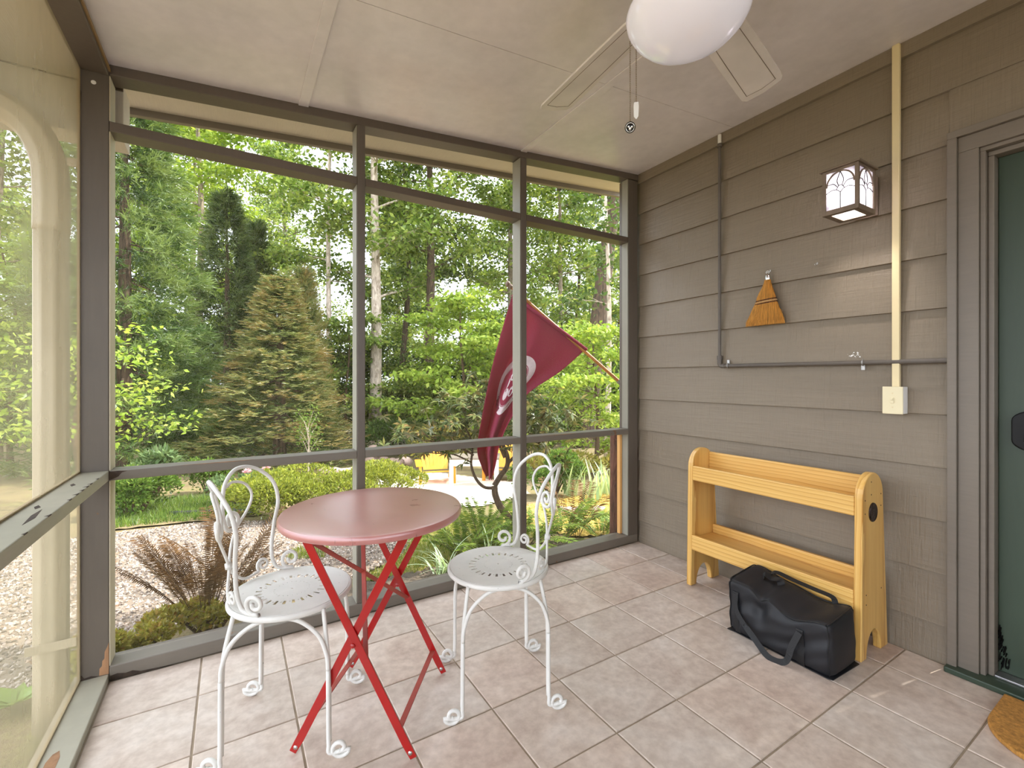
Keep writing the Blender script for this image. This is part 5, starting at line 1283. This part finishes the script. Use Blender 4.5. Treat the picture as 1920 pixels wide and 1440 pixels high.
# two orange garden chairs and a low slatted bench
orange = simple('orange_paint', sr(236, 156, 34), .5, .12, 8)
def slat_chair(label, loc, rz):
    r = thing('garden_chair', label, 'chair', loc, rz); r.scale = (.85, .85, .62)
    for k in range(7):
        a = (k - 3) * .085; h = .92 - .03 * (k - 3) ** 2 * .5
        mk('back_slat', MB().add([(a*.8 + s * .034, .18 + .0, .30) if t == 0 else (a + s * .038, .46, h) for t in (0, 1) for s in (-1, 1)] + [(a*.8 + s * .034, .20, .30) if t == 0 else (a + s * .038, .48, h) for t in (0, 1) for s in (-1, 1)], [(0,1,3,2),(6,7,5,4),(0,2,6,4),(3,1,5,7),(2,3,7,6),(1,0,4,5)]), orange, r)
    for k in range(5): mk('seat_slat', MB().add([(-.27, -.30 + k * .1, .37 - k * .025), (.27, -.30 + k * .1, .37 - k * .025), (.27, -.215 + k * .1, .35 - k * .025), (-.27, -.215 + k * .1, .35 - k * .025)] + [(-.27, -.30 + k * .1, .35 - k * .025), (.27, -.30 + k * .1, .35 - k * .025), (.27, -.215 + k * .1, .33 - k * .025), (-.27, -.215 + k * .1, .33 - k * .025)], [(0,1,2,3),(7,6,5,4),(0,4,5,1),(1,5,6,2),(2,6,7,3),(3,7,4,0)]), orange, r)
    for s in (-1, 1):
        mk('armrest', MB().box(s * .34 - .06, s * .34 + .06, -.34, .36, .52, .545), orange, r, bevel=.004)
        mk('front_leg', MB().box(s * .32 - .025, s * .32 + .025, -.30, -.22, 0, .519), orange, r)
        mk('rear_leg', MB().bar((s * .295, -.28, .34), (s * .295, .46, .02), .03, .09, (0, 0, 1)), orange, r)
    return r
c_a = slat_chair('orange slatted garden chair left of the low bench', at(*pix(818, 7.6)), -YAW + .25)
c_b = slat_chair('orange slatted garden chair right of the low bench', at(*pix(942, 7.9)), -YAW - .2)
be = thing('garden_bench', 'low pale bench table between the two orange chairs', 'bench', at(*pix(890, 7.3)), -YAW)
for k in range(4): mk('top_plank', MB().box(-.40, .40, -.22 + k * .11, -.115 + k * .11, .44, .475), M['taupe'], be, bevel=.004)
for s in (-1, 1):
    for t in (-1, 1): mk('leg', MB().box(s * .35 - .03, s * .35 + .03, t * .17 - .03, t * .17 + .03, 0, .439), M['white_pl'], be)
mk('apron', MB().box(-.32, .32, -.2, -.18, .34, .439), M['white_pl'], be)

# brown post outside, downspout and gutter at the left corner
o = mk('rough_post', MB().tube([(2.428 , 2.475, -.2), (2.428, 2.475, .3), (2.429, 2.476, .765)], [.052, .050, .048], 9, prof=[1, .93, 1.03, .95, 1, .96, 1.04, .94, 1]), bark('red_brown_bark', sr(70, 38, 28), sr(124, 78, 62), (14, 14, 3)), smooth=True); tag(o, 'dark reddish-brown rough post just outside the right end post', 'post')
alu = simple('beige_aluminium', sr(186, 170, 142), .5, .08, 5)
ds = thing('downspout', 'beige ribbed downspout with an elbow outside the left screen', 'downspout', (-.570, 2.335, 0))
pr = [1.0 if k % 3 else .86 for k in range(24)]
cen_ = catmull([(-.52, -.03, 2.17), (-.36, -.02, 2.165), (-.20, -.01, 2.15), (-.07, 0, 2.09), (-.012, 0, 1.98), (0, 0, 1.85), (0, 0, 1.70)], 6)
mk('elbow', MB().tube(cen_, .052, 24, prof=pr), alu, ds, smooth=True)
mk('pipe', MB().tube([(0, 0, 1.70), (0, 0, .9), (0, 0, .05), (-.004, .01, -.14)], [.0495, .0495, .0495, .05], 24, prof=pr), alu, ds, smooth=True)
for z in (1.962, .185): mk('pipe_strap', (MB().box(-.056, .081, -.058, -.053, z - .016, z + .016) if z < 1 else MB().box(.048, .081, -.03, -.024, z - .016, z + .016)), alu, ds, bevel=.001)
gt = thing('gutter', 'beige gutter along the left eave', 'gutter', (-1.18, 0, 2.2))
mk('trough', MB().prism([(0, .10), (0, 0), (-.07, 0), (-.10, .04), (-.11, .10), (-.105, .10), (-.095, .042), (-.068, .005), (-.005, .005), (-.005, .10)], -3.2, 2.72, lambda a, b, d: (a - .001, d, b)), alu, gt)
mk('outlet', MB().tube([(-.05, 2.305, -.05), (-.05, 2.305, 0)], .04, 12).tube([(-.05, 2.305, -.04), (.10, 2.305, -.03)], .045, 12), alu, gt, smooth='angle')

# ------------------------------------------------------------ flag on its pole
cloth, cnt, cbs = nodes('maroon_flag')
cbs.inputs['Base Color'].default_value = (*sr(140, 38, 72), 1); cbs.inputs['Roughness'].default_value = .75
ctl = N(cnt, 'ShaderNodeBsdfTranslucent'); ctl.inputs['Color'].default_value = (.62, .03, .08, 1)
cmx = N(cnt, 'ShaderNodeMixShader'); cmx.inputs[0].default_value = .28
cnt.links.new(cbs.outputs[0], cmx.inputs[1]); cnt.links.new(ctl.outputs[0], cmx.inputs[2]); cnt.links.new(cmx.outputs[0], cnt.nodes['Material Output'].inputs['Surface'])
fp = thing('flag', 'maroon flag with a white round seal hanging from a slanted wooden pole', 'flag', (2.496, 2.458, 1.092))
FO = Vector((2.496, 2.458, 1.092))
tip = Vector((1.761, 2.908, 1.847)) - FO
mk('pole', MB().tube([(0, 0, 0), tip * .5, tip], [.0125, .0125, .011], 10), simple('varnished_pole', sr(176, 112, 46), .4, .2, 12), fp, smooth='angle')
mk('finial', MB().sphere(tip * 1.012, .021, 12, 8, (1, 1, 1.15)).tube([tip * .975, tip * .998], .016, 10), simple('pole_finial', sr(120, 96, 80), .5), fp, smooth=True)
pd = tip.normalized()
mk('bracket', MB().tube([pd * -.02, pd * .07], .019, 12).box(-.045, .06, -.050, -.03, -.05, .05), M['galv'], fp, smooth='angle')
LE = [(1.781, 2.896, 1.78), (1.703, 2.943, 1.47), (1.642, 2.981, 1.192), (1.592, 3.012, .894), (1.558, 3.032, .636), (1.585, 3.016, .50), (1.615, 2.997, .42)]
RE = [(2.245, 2.611, 1.371), (2.083, 2.711, 1.204), (1.879, 2.835, 1.041), (1.771, 2.902, .854), (1.703, 2.943, .675), (1.676, 2.96, .517), (1.649, 2.977, .40)]
lc = catmull([Vector(p) - FO for p in LE], 8); rc = catmull([Vector(p) - FO for p in RE], 8)
fnm = Vector((.45, .735, 0)).normalized()
NT = len(lc) - 1
def flag_p(s, t, off=0.0):
    q = t * NT; i = min(NT - 1, int(q)); l = lc[i].lerp(lc[i+1], q - i); r = rc[i].lerp(rc[i+1], q - i)
    amp = .075 * min(1, t * 2.4) * (1 - .15 * t) 
    fold = amp * (math.sin(s * 10.5 - 1.2 + t * 1.2) * (1 - .75 * max(0, min(1, (s - .35) / .4)) * max(0, 1 - t * 2)) + .35 * math.sin(s * 21 + 2 + 3 * t))
    sag = .03 * math.sin(PI * s) * math.sin(PI * min(1, t * 1.3))
    fold = fold * .45 + .14 * math.exp(-((s - .27 - .08 * t) / .10) ** 2) * min(1, t * 2.2) - .05 * math.exp(-((s - .62) / .16) ** 2) * max(0, t - .25)
    return l.lerp(r, s) + fnm * (fold + off) + Vector((0, 0, -sag * .3))
ns, nt_ = 56, 64
vs = [flag_p(i / ns, j / nt_) for j in range(nt_ + 1) for i in range(ns + 1)]
fs = [(j*(ns+1)+i, j*(ns+1)+i+1, (j+1)*(ns+1)+i+1, (j+1)*(ns+1)+i) for j in range(nt_) for i in range(ns)]
fc = mk('flag_cloth', MB().add(vs, fs), cloth, fp, smooth=True, fixn=False)
so = fc.modifiers.new('solid', 'SOLIDIFY'); so.thickness = .0012; so.offset = 0
mk('sleeve', MB().tube([Vector(LE[0]) - FO + pd * .0, Vector(RE[0]) - FO - pd * .01], .0155, 10), cloth, fp, smooth=True)
wht = simple('white_print', sr(214, 196, 200), .8, .1, 30); mar = simple('maroon_print', sr(104, 22, 48), .8)
SC, TC_, RS, RT = .53, .33, .27, .155       # seal centre and radii on the cloth (across, down)
sp_ = lambda r, a, off: flag_p(SC + RS * r * math.cos(a), TC_ + RT * r * math.sin(a), off)
def ring(r0, r1, off, n=96):
    mb = MB()
    for k in range(n):
        a0, a1 = 2*PI*k/n, 2*PI*(k+1)/n
        mb.add([sp_(r0, a0, off), sp_(r1, a0, off), sp_(r1, a1, off), sp_(r0, a1, off)], [(0,1,2,3)])
    return mb
mb = ring(.74, 1.0, -.0022)
seal = mk('seal', mb, wht, fc, fixn=False)
mb = ring(.70, .715, -.0022)
for k in range(5): # pale emblem shapes inside the ring
    a = 2*PI*k/5 + .5
    mb.add([flag_p(SC + RS * (.34 * math.cos(a) + .20 * math.cos(b)), TC_ + RT * (.34 * math.sin(a) + .20 * math.sin(b)), -.0022) for b in [2*PI*q/9 for q in range(9)]], [tuple(range(9))])
mk('emblem', mb, wht, fc, fixn=False)
GL = {'V': [((0,1),(.5,0)),((.5,0),(1,1))], 'I': [((.5,0),(.5,1))], 'R': [((0,0),(0,1)),((0,1),(.9,.9)),((.9,.9),(.9,.6)),((.9,.6),(0,.5)),((.3,.5),(1,0))], 'E': [((0,0),(0,1)),((0,1),(1,1)),((0,.5),(.8,.5)),((0,0),(1,0))],
      'S': [((1,1),(0,.9)),((0,.9),(0,.55)),((0,.55),(1,.45)),((1,.45),(1,.1)),((1,.1),(0,0))], 'U': [((0,1),(0,.1)),((0,.1),(.5,0)),((.5,0),(1,.1)),((1,.1),(1,1))], 'P': [((0,0),(0,1)),((0,1),(1,.9)),((1,.9),(1,.6)),((1,.6),(0,.5))], 'L': [((0,1),(0,0)),((0,0),(1,0))], 'A': [((0,0),(.5,1)),((.5,1),(1,0)),((.2,.4),(.8,.4))], 'N': [((0,0),(0,1)),((0,1),(1,0)),((1,0),(1,1))], 'D': [((0,0),(0,1)),((0,1),(1,.6)),((1,.6),(1,.4)),((1,.4),(0,0))]}
mb = MB()
def word(txt, a_mid):
    st = .165; n = len(txt)
    for i, chh in enumerate(txt):
        am = a_mid - (i - (n - 1) / 2) * st
        for (x0, y0), (x1, y1) in GL[chh]:
            q = [(.94 - .13 * (1 - y) - .0, am + (.5 - x) * st * .62) for x, y in ((x0, y0), (x1, y1))]
            p0 = sp_(q[0][0], q[0][1], -.0034); p1 = sp_(q[1][0], q[1][1], -.0034)
            if (p1 - p0).length > 1e-5: mb.bar(p0, p1, .0055, .0008, fnm)
word('URES', .15); word('NDPLA', 2.2)
mk('seal_lettering', mb, mar, fc, fixn=False)
